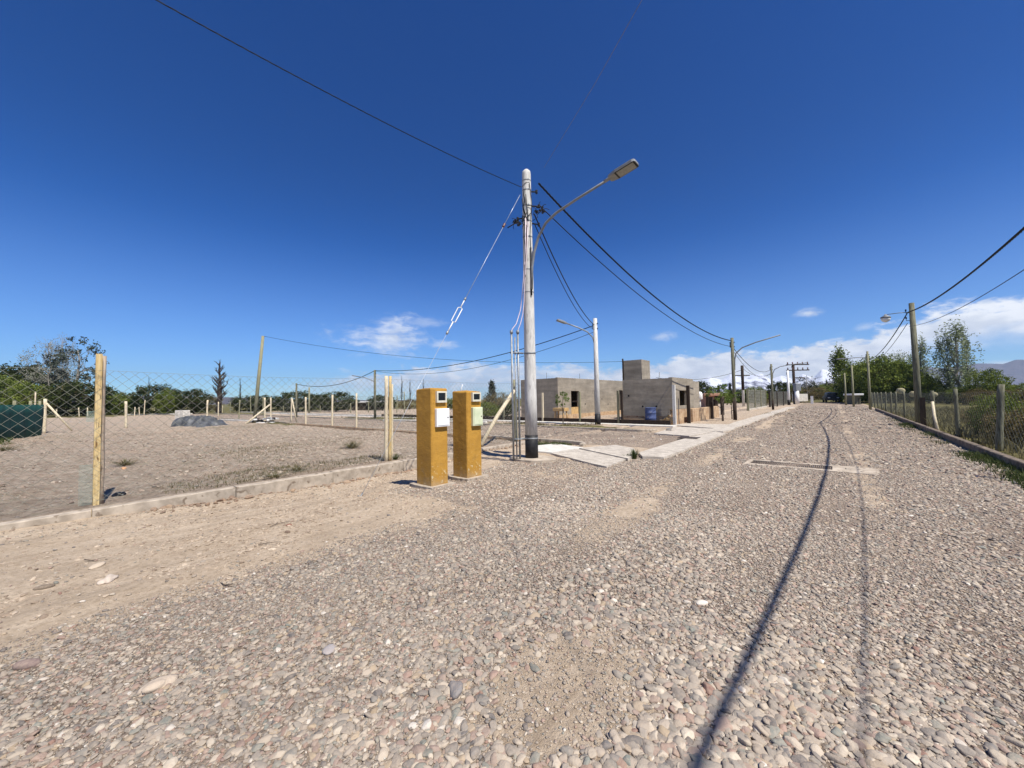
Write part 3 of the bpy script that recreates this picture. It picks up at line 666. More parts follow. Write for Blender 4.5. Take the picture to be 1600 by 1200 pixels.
# manhole plate in the slab
o = MB().bev((-3.87, 13.95, .066), (.62, .5, .02), .005, R(0)).obj('drain_cover', 'iron'); tag(o, 'dark rectangular metal drain cover set in the concrete corner slab', 'drain cover')
# water meter lid block
o = empty('meter_lid', (-5.35, 16.6, .045), 'small grey utility lid sticking up at the far corner slab', 'utility lid')
MB().bev((-5.35, 16.6, .09), (.24, .2, .1), .015).obj('body', 'concrete', o); MB().bev((-5.35, 16.6, .148), (.2, .16, .015), .004).obj('lid', 'galvanised', o)
# road grate
o = empty('drain_grate', (-.4, 9.85, 0), 'long iron drain grate in a pale concrete frame across the road', 'drain grate')
mb = MB()
for (a, b, c, d) in ((-1.55, .55, 9.47, 9.64), (-1.55, .62, 10.11, 10.25), (-1.55, -1.46, 9.64, 10.11), (-.09, .58, 9.64, 10.11)): mb.box(((a+b)/2, (c+d)/2, -.015), (b-a, d-c, .09))
mb.obj('frame', 'dusty_concrete', o)
mb = MB()
for i in range(44): mb.box((-1.44+i*.031, 9.875, .012), (.014, .46, .02))
for y in (9.66, 9.875, 10.09): mb.box((-.775, y, .010), (1.36, .02, .022))
mb.obj('grate', 'iron', o); MB().box((-.775, 9.875, -.03), (1.36, .46, .02)).obj('drain_bed', 'kerb_concrete', o)

# ------------------------------------------------------------ cables
def sag(a, b, s_, n=26):
    a = Vector(a); b = Vector(b); return [a.lerp(b, i/n)+Vector((0, 0, -4*s_*(i/n)*(1-i/n))) for i in range(n+1)]
def cable(name, pts, r_, label, twist=False, mat='cable', group=None):
    mb = MB()
    if twist:
        P = []; 
        for a, b in zip(pts[:-1], pts[1:]):
            k = max(2, int((b-a).length/.05)); P += [a.lerp(b, i/k) for i in range(k)]
        P.append(pts[-1]); L = 0
        for st in range(3):
            Q = []; L = 0
            for i, p in enumerate(P):
                if i: L += (P[i]-P[i-1]).length
                t_ = (P[min(i+1, len(P)-1)]-P[max(0, i-1)]).normalized(); u = t_.cross(Vector((0, 0, 1))).normalized(); v = u.cross(t_)
                a = L*2*math.pi/.42+st*2.094; Q.append(p+(u*math.cos(a)+v*math.sin(a))*r_*.75)
            mb.tube(Q, r_*.62, 5)
    else: mb.tube(pts, r_, 6)
    o = mb.obj(name, mat); return tag(o, label, 'cable', group or 'overhead cables')
PM = Vector((-5.78, 7.60, 0))       # main pole foot
def para(x0, z0, ym, c, y0, y1, n=60, x1=None):
    return [Vector((x0 if x1 is None else x0+(x1-x0)*i/n, y0+(y1-y0)*i/n, z0+c*(y0+(y1-y0)*i/n-ym)**2)) for i in range(n+1)]
RP = Vector((2.78, 24.3, 0))
cable('power_cable', para(2.62, 4.29, 11.5, .0045, -6.3, 24.2, 90), .019, 'thick twisted black cable sagging over the right of the road to the wooden lamp pole', True)
cable('power_cable', para(2.62, 3.60, 11.0, .0045, -6.3, 24.2, 90), .0078, 'thinner black cable below the thick one along the right side')
cable('power_cable', sag((2.6, 24.35, 4.98), (2.55, 49.8, 4.6), .45), .022, 'dark cable from the wooden lamp pole to the next pole down the right side')
cable('power_cable', sag((2.6, 24.4, 4.55), (2.55, 49.8, 4.2), .45), .012, 'thin cable under the dark one running on from the wooden lamp pole')
cable('power_cable', para(-5.92, 6.16, -1, .0088, -13, 7.42, 60, -5.80), .0065, 'thin black twisted cable rising over the upper left of the sky to the concrete pole', True)
cable('service_cable', [A(850, 262, 9.45), A(930, 130, 6.75), A(1003, 0, 5.1), Vector((8, -2.6, 6.0))], .0035, 'faint thin wire rising from the concrete pole top to upper right', mat='thin_cable')
cable('power_cable', sag((-5.62, 7.9, 7.02), (-4.66, 26.3, 4.78), .8), .021, 'upper thick twisted cable from concrete pole to the arched lamp pole', True)
cable('power_cable', sag((-5.62, 7.9, 6.45), (-4.66, 26.3, 4.42), .72), .013, 'lower thinner cable from concrete pole to the arched lamp pole')
cable('power_cable', sag((-5.7, 7.8, 6.20), (-9.66, 18.4, 5.36), .42), .017, 'dark cable from concrete pole down to the second concrete lamp pole')
cable('power_cable', sag((-5.7, 7.8, 5.95), (-9.66, 18.4, 5.10), .50), .012, 'thinner of the two cables dropping to the second concrete lamp pole')
PF = onG(586, 655); PFt = A(586, 579, depth(PF))
cable('power_cable', sag((-9.7, 18.5, 5.35), PFt, .75), .022, 'cable from the second concrete pole leftward to the far field pole')
cable('power_cable', sag((-9.7, 18.5, 5.0), PFt-Vector((0, 0, .05)), 1.0), .012, 'thin lower cable from the second concrete pole to the far field pole')
PG = onG(463, 652); PGt = A(463, 600, depth(PG))
cable('power_cable', sag(PFt, PGt, .7), .025, 'sagging cable between the two far field poles')
TP = onG(397, 661); TPt = A(411, 525, depth(TP)+.2)
cable('power_cable', sag(TPt, (-10.2, 23.2, 3.75), .75), .011, 'thin wire from the leaning treated pole across to the grey house tower')
P4 = Vector((-4.66, 45.1, 0))
cable('power_cable', sag((-4.6, 26.4, 4.35), (-4.66, 45, 3.95), .75), .018, 'cable from the arched lamp pole to the following lamp pole')
cable('power_cable', sag((-4.6, 26.4, 4.15), (-4.66, 45, 3.65), .95), .012, 'thin lower cable between the two arched lamp poles')
PX = onG(1162, 635); 
cable('power_cable', sag(A(1025, 590, 45), A(1162, 577, depth(PX)), .7), .022, 'high thin line behind the grey house to the cross arm pole')
cable('power_cable', sag(A(1162, 577, depth(PX)), (-4.66, 45.1, 3.5), .5), .018, 'line from the cross arm pole to the second arched lamp pole')

# ------------------------------------------------------------ main utility pole
mp = empty('utility_pole', PM, 'tall round concrete utility pole with black painted foot and lamp arm beside the ochre pillars', 'utility pole')
def prof_r(z): return .158-(.158-.108)*z/7.3
MB().lathe(PM, [(prof_r(z)-.006, z) for z in (-.2, .80)], 28).obj('pole_core', 'concrete_pole', mp)
MB().lathe(PM, [(prof_r(z), z) for z in (.60, 1.5, 3, 4.5, 6, 7.18)]+[(.10, 7.25), (.05, 7.30)], 28).obj('shaft', 'concrete_pole', mp)
MB().lathe(PM, [(prof_r(0)+.003, .0), (prof_r(.3)+.003, .3), (prof_r(.6)+.004, .599)], 28).obj('black_foot', 'black_paint', mp)
pl = MB(); pl.slab([(PM.x+.62*math.cos(a)*(1+.12*math.sin(3*a+1)), PM.y+.5*math.sin(a)*(1+.1*math.cos(2*a))) for a in np.linspace(0, 2*math.pi, 13)[:-1]], -.2, .045); pl.obj('footing', 'dusty_concrete', mp)
for z in (7.0, 6.75, 6.35, 5.95, 5.55, 4.72, 4.15):
    mb = MB(); r_ = prof_r(z)+.004; mb.lathe(PM, [(r_, z-.012), (r_+.003, z-.008), (r_+.003, z+.008), (r_, z+.012)], 24); mb.box((PM.x+.766*r_*1.05, PM.y-.5*r_, z), (.03, .03, .03)); mb.obj('strap', 'galvanised', mp)
for (z, dx, dy) in ((6.72, .22, .12), (6.35, .26, .16), (5.92, .20, .22), (6.05, -.18, -.16)):   # cable clamps and insulators
    mb = MB(); p0 = PM+Vector((dx*.4, dy*.4, z)); p1 = PM+Vector((dx, dy, z-.02)); mb.tube([p0, p1], .018, 8); mb.lathe(p1, [(.02, -.05), (.036, -.03), (.02, 0), (.036, .03), (.02, .05)], 10); mb.obj('insulator', 'dark_plastic', mp)
def blob_connectors(c, seed, n, spread):
    rg = random.Random(seed); mb = MB()
    for _ in range(n):
        p = Vector(c)+Vector((rg.uniform(-1, 1)*spread, rg.uniform(-1, 1)*spread, rg.uniform(-1, 1)*spread*.55)); mb.bev(p, (rg.uniform(.04, .08), rg.uniform(.03, .05), rg.uniform(.03, .06)), .006, rg.uniform(0, 3))
        e = p+Vector((rg.uniform(-1, 1), rg.uniform(-1, 1), rg.uniform(-.8, .6)))*.14; mb.tube([p, (p+e)/2+Vector((0, 0, .04)), e], .007, 5)
    return mb
blob_connectors(PM+Vector((.24, .16, 6.22)), 3, 11, .13).obj('connector', 'dark_plastic', mp)
cc = PM+Vector((-.22, -.20, 5.93)); mbc = blob_connectors(cc, 5, 10, .09); mbc.tube([cc, cc+Vector((-.16, -.13, -.12))], .014, 6); mbc.obj('connector', 'dark_plastic', mp)
for k, (pts, r_, m_) in enumerate([
        ([(.05, -.13, 6.0), (.04, -.15, 5.2), (-.03, -.16, 4.5), (-.10, -.15, 4.0), (-.13, -.18, 3.7), (-.17, -.30, 3.35), (-.20, -.43, 3.2), (-.21, -.45, 3.05)], .011, 'pink_cable'),
        ([(.10, -.10, 5.9), (.06, -.14, 5.0), (0, -.165, 4.3), (-.02, -.17, 3.9), (-.04, -.2, 3.6), (-.07, -.26, 3.35), (-.09, -.33, 3.2), (-.10, -.34, 3.05)], .010, 'pink_cable'),
        ([(.06, -.12, 6.6), (.10, -.09, 6.0), (.05, -.14, 5.3), (.0, -.155, 4.9), (.03, -.155, 4.5)], .008, 'cable'),
        ([(-.10, -.07, 6.55), (-.02, -.13, 6.2), (.08, -.10, 5.95)], .008, 'cable'), ([(-.09, -.09, 5.9), (.0, -.14, 6.0), (.10, -.09, 6.2)], .009, 'cable'),
        ([(-.11, -.05, 6.9), (-.05, -.115, 6.84), (.05, -.11, 6.90), (.115, -.03, 6.93)], .007, 'cable'), ([(.02, -.125, 6.75), (.0, -.13, 6.6), (.03, -.13, 6.45), (-.02, -.135, 6.3), (.04, -.13, 6.1)], .012, 'dark_plastic'),
        ([(-.12, -.06, 5.98), (-.04, -.14, 6.08), (.06, -.125, 5.99), (.14, -.04, 6.12)], .010, 'cable'), ([(-.12, -.05, 5.80), (-.02, -.14, 5.85), (.09, -.11, 5.78)], .008, 'cable'),
        ([(.03, -.14, 5.9), (.0, -.15, 5.5), (.045, -.145, 5.2), (.02, -.15, 4.9)], .009, 'dark_plastic'), ([(.08, -.12, 6.3), (.16, -.02, 6.32), (.21, .10, 6.25), (.22, .14, 6.05), (.16, .02, 5.95)], .008, 'cable'),
        ([(.12, -.04, 6.9), (.14, .02, 6.4), (.12, -.05, 5.6), (.13, -.03, 4.3)], .008, 'cable')]):
    MB().tube([PM+Vector(p) for p in pts], r_, 6).obj('pole_wiring', m_, mp)
mb = MB(); mb.tube([PM+Vector((.125, -.05, 5.25)), PM+Vector((.135, -.06, 4.05))], .02, 8); mb.obj('conduit_cap', 'dark_plastic', mp)
# conduits
for k, (dx, dy) in enumerate(((-.21, -.45), (-.155, -.39), (-.10, -.34))):
    b_ = PM+Vector((dx, dy, 0)); tp_ = 3.12 if k != 1 else 3.0
    MB().tube([b_+Vector((0, 0, -.1)), b_+Vector((0, 0, tp_))], .024 if k != 1 else .016, 10).obj('conduit', 'galvanised', mp)
    if k != 1: MB().lathe(b_, [(.03, 3.08), (.042, 3.12), (.034, 3.17)], 12).obj('conduit_hood', 'galvanised', mp)
for z in (.52, 2.62):
    mb = MB(); r_ = prof_r(z)+.006; mb.lathe(PM, [(r_, z-.018), (r_+.004, z-.014), (r_+.004, z+.014), (r_, z+.018)], 24)
    mb.tube([PM+Vector((-.12, -.12, z)), PM+Vector((-.25, -.46, z))], .014, 6); mb.tube([PM+Vector((-.05, -.16, z)), PM+Vector((-.07, -.38, z))], .012, 6); mb.tube([PM+Vector((-.25, -.46, z)), PM+Vector((-.06, -.36, z))], .014, 6); mb.obj('conduit_bracket', 'galvanised', mp)
# lamp arm along +x
armp = [(.13, -.05, 4.2), (.15, -.04, 4.75), (.21, -.02, 5.12), (.34, 0, 5.48), (.56, 0, 5.75), (.86, 0, 5.90), (1.4, 0, 6.03), (2.2, 0, 6.19)]
MB().tube([PM+Vector(p) for p in armp], [.034, .034, .034, .033, .032, .031, .029, .027], 12).obj('lamp_arm', 'lamp_grey', mp)
def lamp_head(par, base, d, L=.72, wdt=.26, ht=.075, mat='lamp_grey'):
    """flat road lantern pointing along unit vector d from base"""
    d = Vector(d).normalized(); s_ = d.cross(Vector((0, 0, 1))).normalized(); u = s_.cross(d); mb = MB()
    mb.tube([Vector(base)-d*.12, Vector(base)+d*.06], .036, 10); mb.obj('mount', mat, par)
    out_ = [(0, .28), (.06, .38), (.28, .5), (.9, .5), (.97, .42), (1, .3)]
    P = [(a*L, b*wdt) for a, b in out_]+[(a*L, -b*wdt) for a, b in out_[::-1]]; n = len(P); V = []
    for z, k in ((-.5, 1), (.25, 1), (.5, .86)):
        for a, b in P: V.append(Vector(base)+d*(L/2+(a-L/2)*k)+s_*(b*k)+u*(z*ht))
    Fs = [tuple(range(n)), tuple(range(2*n, 3*n))[::-1]]+[(r_*n+i, r_*n+n+i, r_*n+n+(i+1) % n, r_*n+(i+1) % n) for r_ in (0, 1) for i in range(n)]
    h = MB().raw(V, Fs).obj('lamp_head', mat, par)
    mb = MB(); C_ = Vector(base)+d*L*.62-u*(ht*.5+.004); q = [C_+d*a*L*.3+s_*b*wdt*.38-u*z for z in (0, .006) for a, b in ((-1, -1), (1, -1), (1, 1), (-1, 1))]
    mb.raw(q, [(0, 1, 2, 3), (7, 6, 5, 4), (0, 4, 5, 1), (1, 5, 6, 2), (2, 6, 7, 3), (3, 7, 4, 0)]); mb.obj('lens', 'lens', h, world=False)
    mb = MB(); q = [C_+d*a*L*.36+s_*b*wdt*.44-u*(z-.003) for z in (0, .003) for a, b in ((-1, -1), (1, -1), (1, 1), (-1, 1))]
    mb.raw(q, [(0, 1, 2, 3), (7, 6, 5, 4), (0, 4, 5, 1), (1, 5, 6, 2), (2, 6, 7, 3), (3, 7, 4, 0)]); mb.obj('lens_frame', 'dark_plastic', h, world=False)
    Mi = Matrix.Translation(par.location).inverted()
    for ch in [c for c in bpy.data.objects if c.parent == h]: ch.data.transform(Mi)
    return h
lamp_head(mp, PM+Vector((2.24, 0, 6.205)), (1, 0, .19), .62, .29, .07)

# guy wire
ANC = G(560, 783, -.12); GT = PM+Vector((-.12, -.12, 6.65))
gw = empty('guy_wire', ANC, 'galvanised guy wire with turnbuckle from the concrete pole down to the dirt', 'guy wire')
def gl(t): return GT.lerp(ANC, t)
tb = (gl(.445), gl(.555)); 
MB().tube([GT, gl(.14)], .006, 6).obj('wire', 'steel_wire', gw); MB().tube([gl(.155), tb[0]], .0055, 6).obj('wire', 'steel_wire', gw); MB().tube([tb[1], ANC], .004, 6).obj('wire', 'steel_wire', gw)
ax = (ANC-GT).normalized(); MB().lathe(gl(.147), [(.02, -.06), (.035, -.045), (.022, -.01), (.022, .01), (.035, .045), (.02, .06)], 12, axis=ax).obj('strain_insulator', 'insulator', gw)
sd = ax.cross(Vector((.643*-1, .766, 0))).normalized(); mb = MB()
a0, b0 = gl(.475), gl(.525)
mb.tube([a0+sd*.0, a0+sd*.045+ax*.02, b0+sd*.045-ax*.02, b0], .010, 6); mb.tube([a0, a0-sd*.045+ax*.02, b0-sd*.045-ax*.02, b0], .010, 6)
mb.tube([tb[0], a0], .012, 6); mb.tube([b0, tb[1]], .012, 6); mb.obj('turnbuckle', 'white_paint', gw)
for t0 in (.445, .56): MB().lathe(gl(t0), [(.016, -.04), (.026, -.02), (.026, .02), (.016, .04)], 8, axis=ax).obj('shackle', 'galvanised', gw)
mb = MB(); mb.tube([ANC+Vector((0, 0, -.1)), ANC+Vector((.01, .02, .05)), ANC-ax*.14], .012, 6); mb.tube([ANC+Vector((.03*math.cos(a), .0, .06+.03*math.sin(a))) for a in np.linspace(0, 6.28, 12)], .006, 5); mb.obj('anchor_rod', 'galvanised', gw)

# ------------------------------------------------------------ ochre meter pillars
def pillar(x0, x1, y0, y1, H, lab, doormat, win, door, seed, doorlab):
    cx_, cy_ = (x0+x1)/2, (y0+y1)/2; o = empty('meter_pillar', (cx_, cy_, 0), lab, 'meter pillar', 'ochre meter pillars'); rg = random.Random(seed)
    # body: grid box with soft waviness and a slightly crowned top
    mb = MB(); zs = list(np.linspace(-.05, H-.02, 15)); nseg = 6; ring = []
    hx, hy = (x1-x0)/2, (y1-y0)/2; bv = .018
    def outline(k):
        P = []
        for (sx, sy), (tx, ty) in (((-1, -1), (1, -1)), ((1, -1), (1, 1)), ((1, 1), (-1, 1)), ((-1, 1), (-1, -1))):
            ax0, ay0, ax1, ay1 = sx*hx, sy*hy, tx*hx, ty*hy; L = math.hypot(ax1-ax0, ay1-ay0)
            for i in range(nseg): 
                t_ = bv/L+(1-2*bv/L)*i/(nseg-1); P.append((ax0+(ax1-ax0)*t_, ay0+(ay1-ay0)*t_))
        return P
    O = outline(0); n = len(O); V = []
    for z in zs+[H]:
        k = 1.0 if z < H-.021 else (1.0 if z < H else .95)
        for (a, b) in O: V.append((cx_+a*k+rg.uniform(-.0015, .0015), cy_+b*k+rg.uniform(-.0015, .0015), z+.012*math.sin(a*7+seed)*(z > H-.05)))
    Fs = [(r_*n+i, r_*n+(i+1) % n, r_*n+n+(i+1) % n, r_*n+n+i) for r_ in range(len(zs)) for i in range(n)]
    k0 = len(V); 
    V.append((cx_, cy_, H+.022)); Fs += [((len(zs))*n+i, (len(zs))*n+(i+1) % n, k0) for i in range(n)]
    mb.raw(V, Fs, False); mb.obj('body', 'ochre', o)
    mb = MB(); mb.slab([(cx_+(hx+.10)*a*rg.uniform(.94, 1.06), cy_+(hy+.10)*b*rg.uniform(.94, 1.06)) for a, b in ((-1, -.9), (-.4, -1), (.5, -1), (1, -.9), (1, .3), (.95, 1), (-.2, 1), (-1, .95))], -.15, .018); mb.obj('plinth', 'kerb_concrete', o)
    y_a, y_b, z_a, z_b = win
    f = MB(); t_ = .028
    for (a, b, c, d) in ((y_a, y_b, z_b-t_, z_b), (y_a, y_b, z_a, z_a+t_*1.3), (y_a, y_a+t_, z_a+t_*1.3, z_b-t_), (y_b-t_, y_b, z_a+t_*1.3, z_b-t_)): f.box((x1+.022, (a+b)/2, (c+d)/2), (.05, b-a, d-c))
    fo = f.obj('meter_window', 'frame_cream', o)
    g = MB().box((x1+.012, (y_a+y_b)/2, (z_a+z_b)/2), (.03, y_b-y_a-2*t_, z_b-z_a-2*t_)); go = g.obj('glass', 'dark_glass', fo)
    go.data.transform(Matrix.Translation((-0, 0, 0)))
    y_a, y_b, z_a, z_b = door
    d_ = MB().bev((x1+.03, (y_a+y_b)/2, (z_a+z_b)/2), (.065, y_b-y_a, z_b-z_a), .008).obj('meter_box', doormat, o); d_['label'] = doorlab
    MB().bev((x1+.066, (y_a+y_b)/2, (z_a+z_b)/2), (.008, y_b-y_a-.05, z_b-z_a-.05), .003).obj('door_panel', doormat, d_)
    MB().lathe((x1+.071, y_b-.05, (z_a+z_b)/2), [(.012, -.004), (.012, .004), (.008, .007)], 10, axis=(1, 0, 0)).obj('lock', 'iron', d_)
    return o
pillar(-5.79, -5.35, 4.19, 4.56, 1.70, 'nearer ochre painted utility pillar with a white meter box', 'white_box', (4.285, 4.505, 1.455, 1.655), (4.265, 4.555, 1.03, 1.35), 1, 'bright white plastic meter box')
pillar(-5.77, -5.35, 5.03, 5.42, 1.66, 'farther ochre painted utility pillar with a pale green meter box beside the pole conduits', 'cream_box', (5.145, 5.37, 1.46, 1.635), (5.14, 5.40, .99, 1.35), 4, 'pale greenish cream meter box')
o = MB().tube([(-5.62, 5.12, 1.64), (-5.60, 5.16, 1.80)], .006, 6).obj('wire_stub', 'white_paint'); tag(o, 'short white wire stub standing on the farther ochre pillar', 'wire')

# ------------------------------------------------------------ fences
def chainlink(a, b, z0, z1, pitch, r_, name='wire_mesh', mat='mesh_wire', parent=None, sag_=0.02, hw=(0, 1)):
    a = Vector(a); b = Vector(b); L = (b-a).length; d = (b-a)/L; H = z1-z0; V = []; Fc = []
    nrm = Vector((-d.y, d.x, 0))
    def P(s_, z, k=0): return a+d*s_+Vector((0, 0, z0+z-sag_*math.sin(s_*1.1)*(z/H)))+nrm*k
    def strip(p, q_):
        t_ = (q_-p).normalized(); u = nrm*r_; v = t_.cross(nrm).normalized()*r_; k = len(V)
        for c in (p, q_):
            for e in (u, v, -u, -v): V.append(c+e)
        for i in range(4): Fc.append((k+i, k+(i+1) % 4, k+4+(i+1) % 4, k+4+i))
    n = int((L+H)/pitch)
    for i in range(n+1):
        c = -H+i*pitch
        for sg in (1, -1):
            s0, s1 = max(0, c), min(L, c+H)
            if s1-s0 < .02: continue
            za, zb = s0-c, s1-c
            if sg < 0: za, zb = H-za, H-zb
            m_ = max(1, int((s1-s0)/.9))
            for j in range(m_):
                t0, t1 = j/m_, (j+1)/m_
                strip(P(s0+(s1-s0)*t0, za+(zb-za)*t0, .004*sg), P(s0+(s1-s0)*t1, za+(zb-za)*t1, .004*sg))
    for hz_ in hw:
        m_ = max(2, int(L/1.0))
        for j in range(m_): strip(P(L*j/m_, H*hz_), P(L*(j+1)/m_, H*hz_))
    off = Vector(parent.location) if parent else Vector((0, 0, 0))
    return npmesh(name, [tuple(v-off) for v in V], Fc, mat, parent)
def stake(mb, p, h, r_, lean=(0, 0), sq=False, n=9, z0=-.1, seed=0):
    rg = random.Random(seed); p = Vector(p)
    if sq:
        k = 6; pts = [p+Vector((lean[0]*i/k, lean[1]*i/k, z0+(h-z0)*i/k)) for i in range(k+1)]; mb.tube(pts, [r_*rg.uniform(.96, 1.04) for _ in pts], 4, smooth=False)
    else:
        k = 7; pts = [p+Vector((lean[0]*i/k+rg.uniform(-1, 1)*r_*.12, lean[1]*i/k+rg.uniform(-1, 1)*r_*.12, z0+(h-z0)*i/k)) for i in range(k+1)]; mb.tube(pts, [r_*(1.05-.12*i/k)*rg.uniform(.94, 1.06) for i in range(k+1)], n)
    return mb
fx = -8.5
fl = empty('chain_link_fence', (fx, 5.3, 0), 'tall chain link fence on pale timber posts along the kerb of the bare lot', 'fence')
stake(MB(), (fx-.13, .43, .02), 2.28, .050, (-.02, .0), True, seed=1).obj('post', 'timber_new', fl)
stake(MB(), (fx-.215, .480, .02), 2.26, .040, (-.02, -.005), seed=2).obj('post', 'wood_round', fl)
stake(MB(), (fx-.02, 5.28, .02), 2.10, .044, (.03, .0), seed=3).obj('post', 'timber_pale', fl)
stake(MB(), (fx, 5.375, .02), 2.10, .036, (.0, .02), seed=4).obj('post', 'timber_new', fl)
stake(MB(), (fx-.05, 5.46, .02), 1.90, .028, (.0, .02), seed=14).obj('post', 'timber_pale', fl)
stake(MB(), (fx-.05, 10.36, .02), 2.15, .06, (-.02, -.02), seed=5).obj('post', 'timber_treated', fl)
MB().tube([(fx-.04, 10.28, 1.78), (fx-.06, 9.4, .92), (fx-.05, 8.62, .06)], [.06, .065, .07], 9).obj('brace', 'timber_pale', fl)
stake(MB(), (fx, -4.6, .02), 2.15, .055, seed=6).obj('post', 'timber_treated', fl)
chainlink((fx+.07, -4.6, 0), (fx+.07, 10.4, 0), .10, 2.02, .14, .0019, parent=fl)
# shade net rags on the first post
def netrag(c, wdt, h, seed, label):
    rg_ = np.random.default_rng(seed); n, m = 14, 40; V = []
    for j in range(m+1):
        z = h*j/m; wz = wdt*(.35+.65*math.sin(math.pi*min(1, .15+j/m*.85))*(1+.5*math.sin(j*.9+seed)))
        for i in range(n+1):
            t_ = i/n-.5; V.append((c[0]+.05*math.sin(i*2.1+j*.7)+rg_.normal(0, .012), c[1]+t_*wz+.02*math.sin(j*1.7)+rg_.normal(0, .010), c[2]+z+rg_.normal(0, .008)))
    Fs = [(j*(n+1)+i, j*(n+1)+i+1, (j+1)*(n+1)+i+1, (j+1)*(n+1)+i) for j in range(m) for i in range(n) if not (rg_.random() < .62 and 0 < i < n-1 and j % 3)]
    o = npmesh('shade_net_scrap', V, Fs, 'net_rag'); tag(o, label, 'net scrap')
_nr = chainlink((-8.60, .25, 0), (-8.63, .40, 0), .03, .62, .028, .0014, name='shade_net_scrap', mat='net_rag', sag_=.03); tag(_nr, 'torn green shade net hanging low beside the nearest timber post', 'net scrap'); _nr = chainlink((-8.60, .31, 0), (-8.62, .40, 0), 1.27, 1.42, .024, .002, name='shade_net_scrap', mat='net_rag', sag_=.02); tag(_nr, 'small green net scrap high on the nearest timber post', 'net scrap')
# side-street fence of the lot
fs = empty('wire_fence', (-20, 10.52, 0), 'wire fence on round pale stakes along the side street kerb', 'fence')
k = 0
for px, pyb, pyt, r_ in ((561, 671, 615, .05), (521, 668, 617, .055), (487, 664, 620, .055), (455, 660, 622, .05), (432, 660, 622, .06), (423, 658, 622, .06), (640, 678, 612, .045), (720, 684, 606, .045)):
    p = onG(px, pyb); 
    if px in (640, 720): p = Vector((-13.8 if px == 720 else -16.6, 10.52, 0))
    h = A(px, pyt, depth(p)).z-p.z; h = h if px not in (640, 720) else 1.9; k += 1
    stake(MB(), (p.x, 10.52 if abs(p.y-10.5) < .9 else p.y, 0), h, r_, (random.uniform(-.06, .06), 0), seed=k+20, n=7).obj('post', 'timber_pale', fs)
p = onG(466, 661); MB().tube([(p.x, p.y-.1, 0), A(456, 622, depth(p))], .05, 7).obj('brace', 'timber_pale', fs)
chainlink((fx, 10.55, 0), (-31, 10.55, 0), .1, 1.75, .24, .002, parent=fs, mat='mesh_wire_old')
# dead-straight foundation beam along the side street, brownish
struct(MB().box((-19, 10.45, .02), (21, .16, .18)), 'kerb', 'brick_raw')

# far stakes in the field: one fence per row
def row(label, items, mat='timber_pale', name='stake_row', rr=.05):
    ps = [onG(a, b) for a, b, c in items]; c0 = sum(ps, Vector())/len(ps); c0.z = 0
    e = empty(name, c0, label, 'fence')
    for i, ((a, b, c), p) in enumerate(zip(items, ps)):
        h = A(a, c, depth(p)).z-p.z; stake(MB(), p, h, rr, (random.uniform(-.1, .1), random.uniform(-.1, .1)), seed=i, n=6).obj('post', mat, e)
    pts = [p+Vector((0, 0, (A(it[0], it[2], depth(p)).z)*.8)) for p, it in zip(ps, items)]
    if len(pts) > 2: MB().tube(pts, .012, 4).obj('wire', 'mesh_wire_old', e)
    return e
row('two tall bright stakes in the bare field, one beside the tarp heap', [(197, 669, 627), (323, 659, 625)], rr=.075)
row('far row of thin stakes along the left field edge', [(54, 655, 612), (88, 652, 640), (124, 651, 637), (137, 651, 637)], rr=.07)
row('distant row of thin stakes before the trees behind the tarp heap', [(210, 650, 636), (218, 649, 636), (225, 649, 625), (242, 646, 613), (256, 646, 638), (278, 646, 632), (303, 645, 633), (310, 645, 638), (341, 651, 628), (347, 645, 634)], rr=.06)
row('distant row of thin stakes right of the dead tree', [(360, 646, 628), (373, 655, 625), (392, 648, 618), (411, 648, 620), (443, 646, 634), (500, 645, 634), (548, 645, 630), (556, 645, 622), (576, 644, 628), (620, 645, 618), (632, 645, 612)], mat='timber_treated', rr=.06)
# pale beams lying along the far plots
for i, (a, b) in enumerate((((345, 657), (400, 660)), ((375, 644.5), (640, 652)), ((600, 658), (760, 662)), ((200, 648.5), (300, 647)))):
    p, q_ = G(*a), G(*b); d = q_-p; c_ = (p+q_)/2; mb = MB(); mb.bev((c_.x, c_.y, .05), (d.length, .22, .18), .02, math.atan2(d.y, d.x)); struct(mb, 'kerb', 'white_concrete')

# green shade cloth screen
g0, g1 = G(-70, 701, 0), G(66, 680.5, 0); e = empty('shade_screen', g1, 'dark green shade cloth screen stretched on stakes at the left edge', 'screen')
V = []; Fs = []; n = 26
for i in range(n+1):
    p = g0.lerp(g1, i/n); nr = Vector((-(g1-g0).y, (g1-g0).x, 0)).normalized()
    for k_, z in enumerate((.02, .6, 1.2, 1.62)): V.append(p+nr*(.035*math.sin(i*1.3+k_)+.0)+Vector((0, 0, z)))
for i in range(n):
    for k_ in range(3): Fs.append((i*4+k_, i*4+4+k_, i*4+5+k_, i*4+1+k_))
mb = MB().raw(V, Fs, True); cl = mb.obj('cloth', 'shade_cloth', e)
sm = cl.modifiers.new('thick', 'SOLIDIFY'); sm.thickness = .006
for i, t_ in enumerate((.06, .36, .64, .86, 1.0)):
    p = g0.lerp(g1, t_)+Vector((-.16, -.12, 0)); stake(MB(), p, 1.82, .06, seed=i+50, n=7).obj('post', 'timber_treated', e)
p = onG(69, 677); e2 = empty('strainer_post', p, 'pale timber strainer post with a diagonal brace at the end of the green screen', 'post')
stake(MB(), p, 1.95, .075, seed=60).obj('post', 'timber_pale', e2); MB().tube([p+Vector((0, .05, 1.7)), onG(113, 674)+Vector((0, 0, .03))], .05, 7).obj('brace', 'timber_pale', e2)
stake(MB(), p+Vector((.2, -.25, 0)), 1.1, .07, seed=61).obj('prop', 'white_paint', e2)

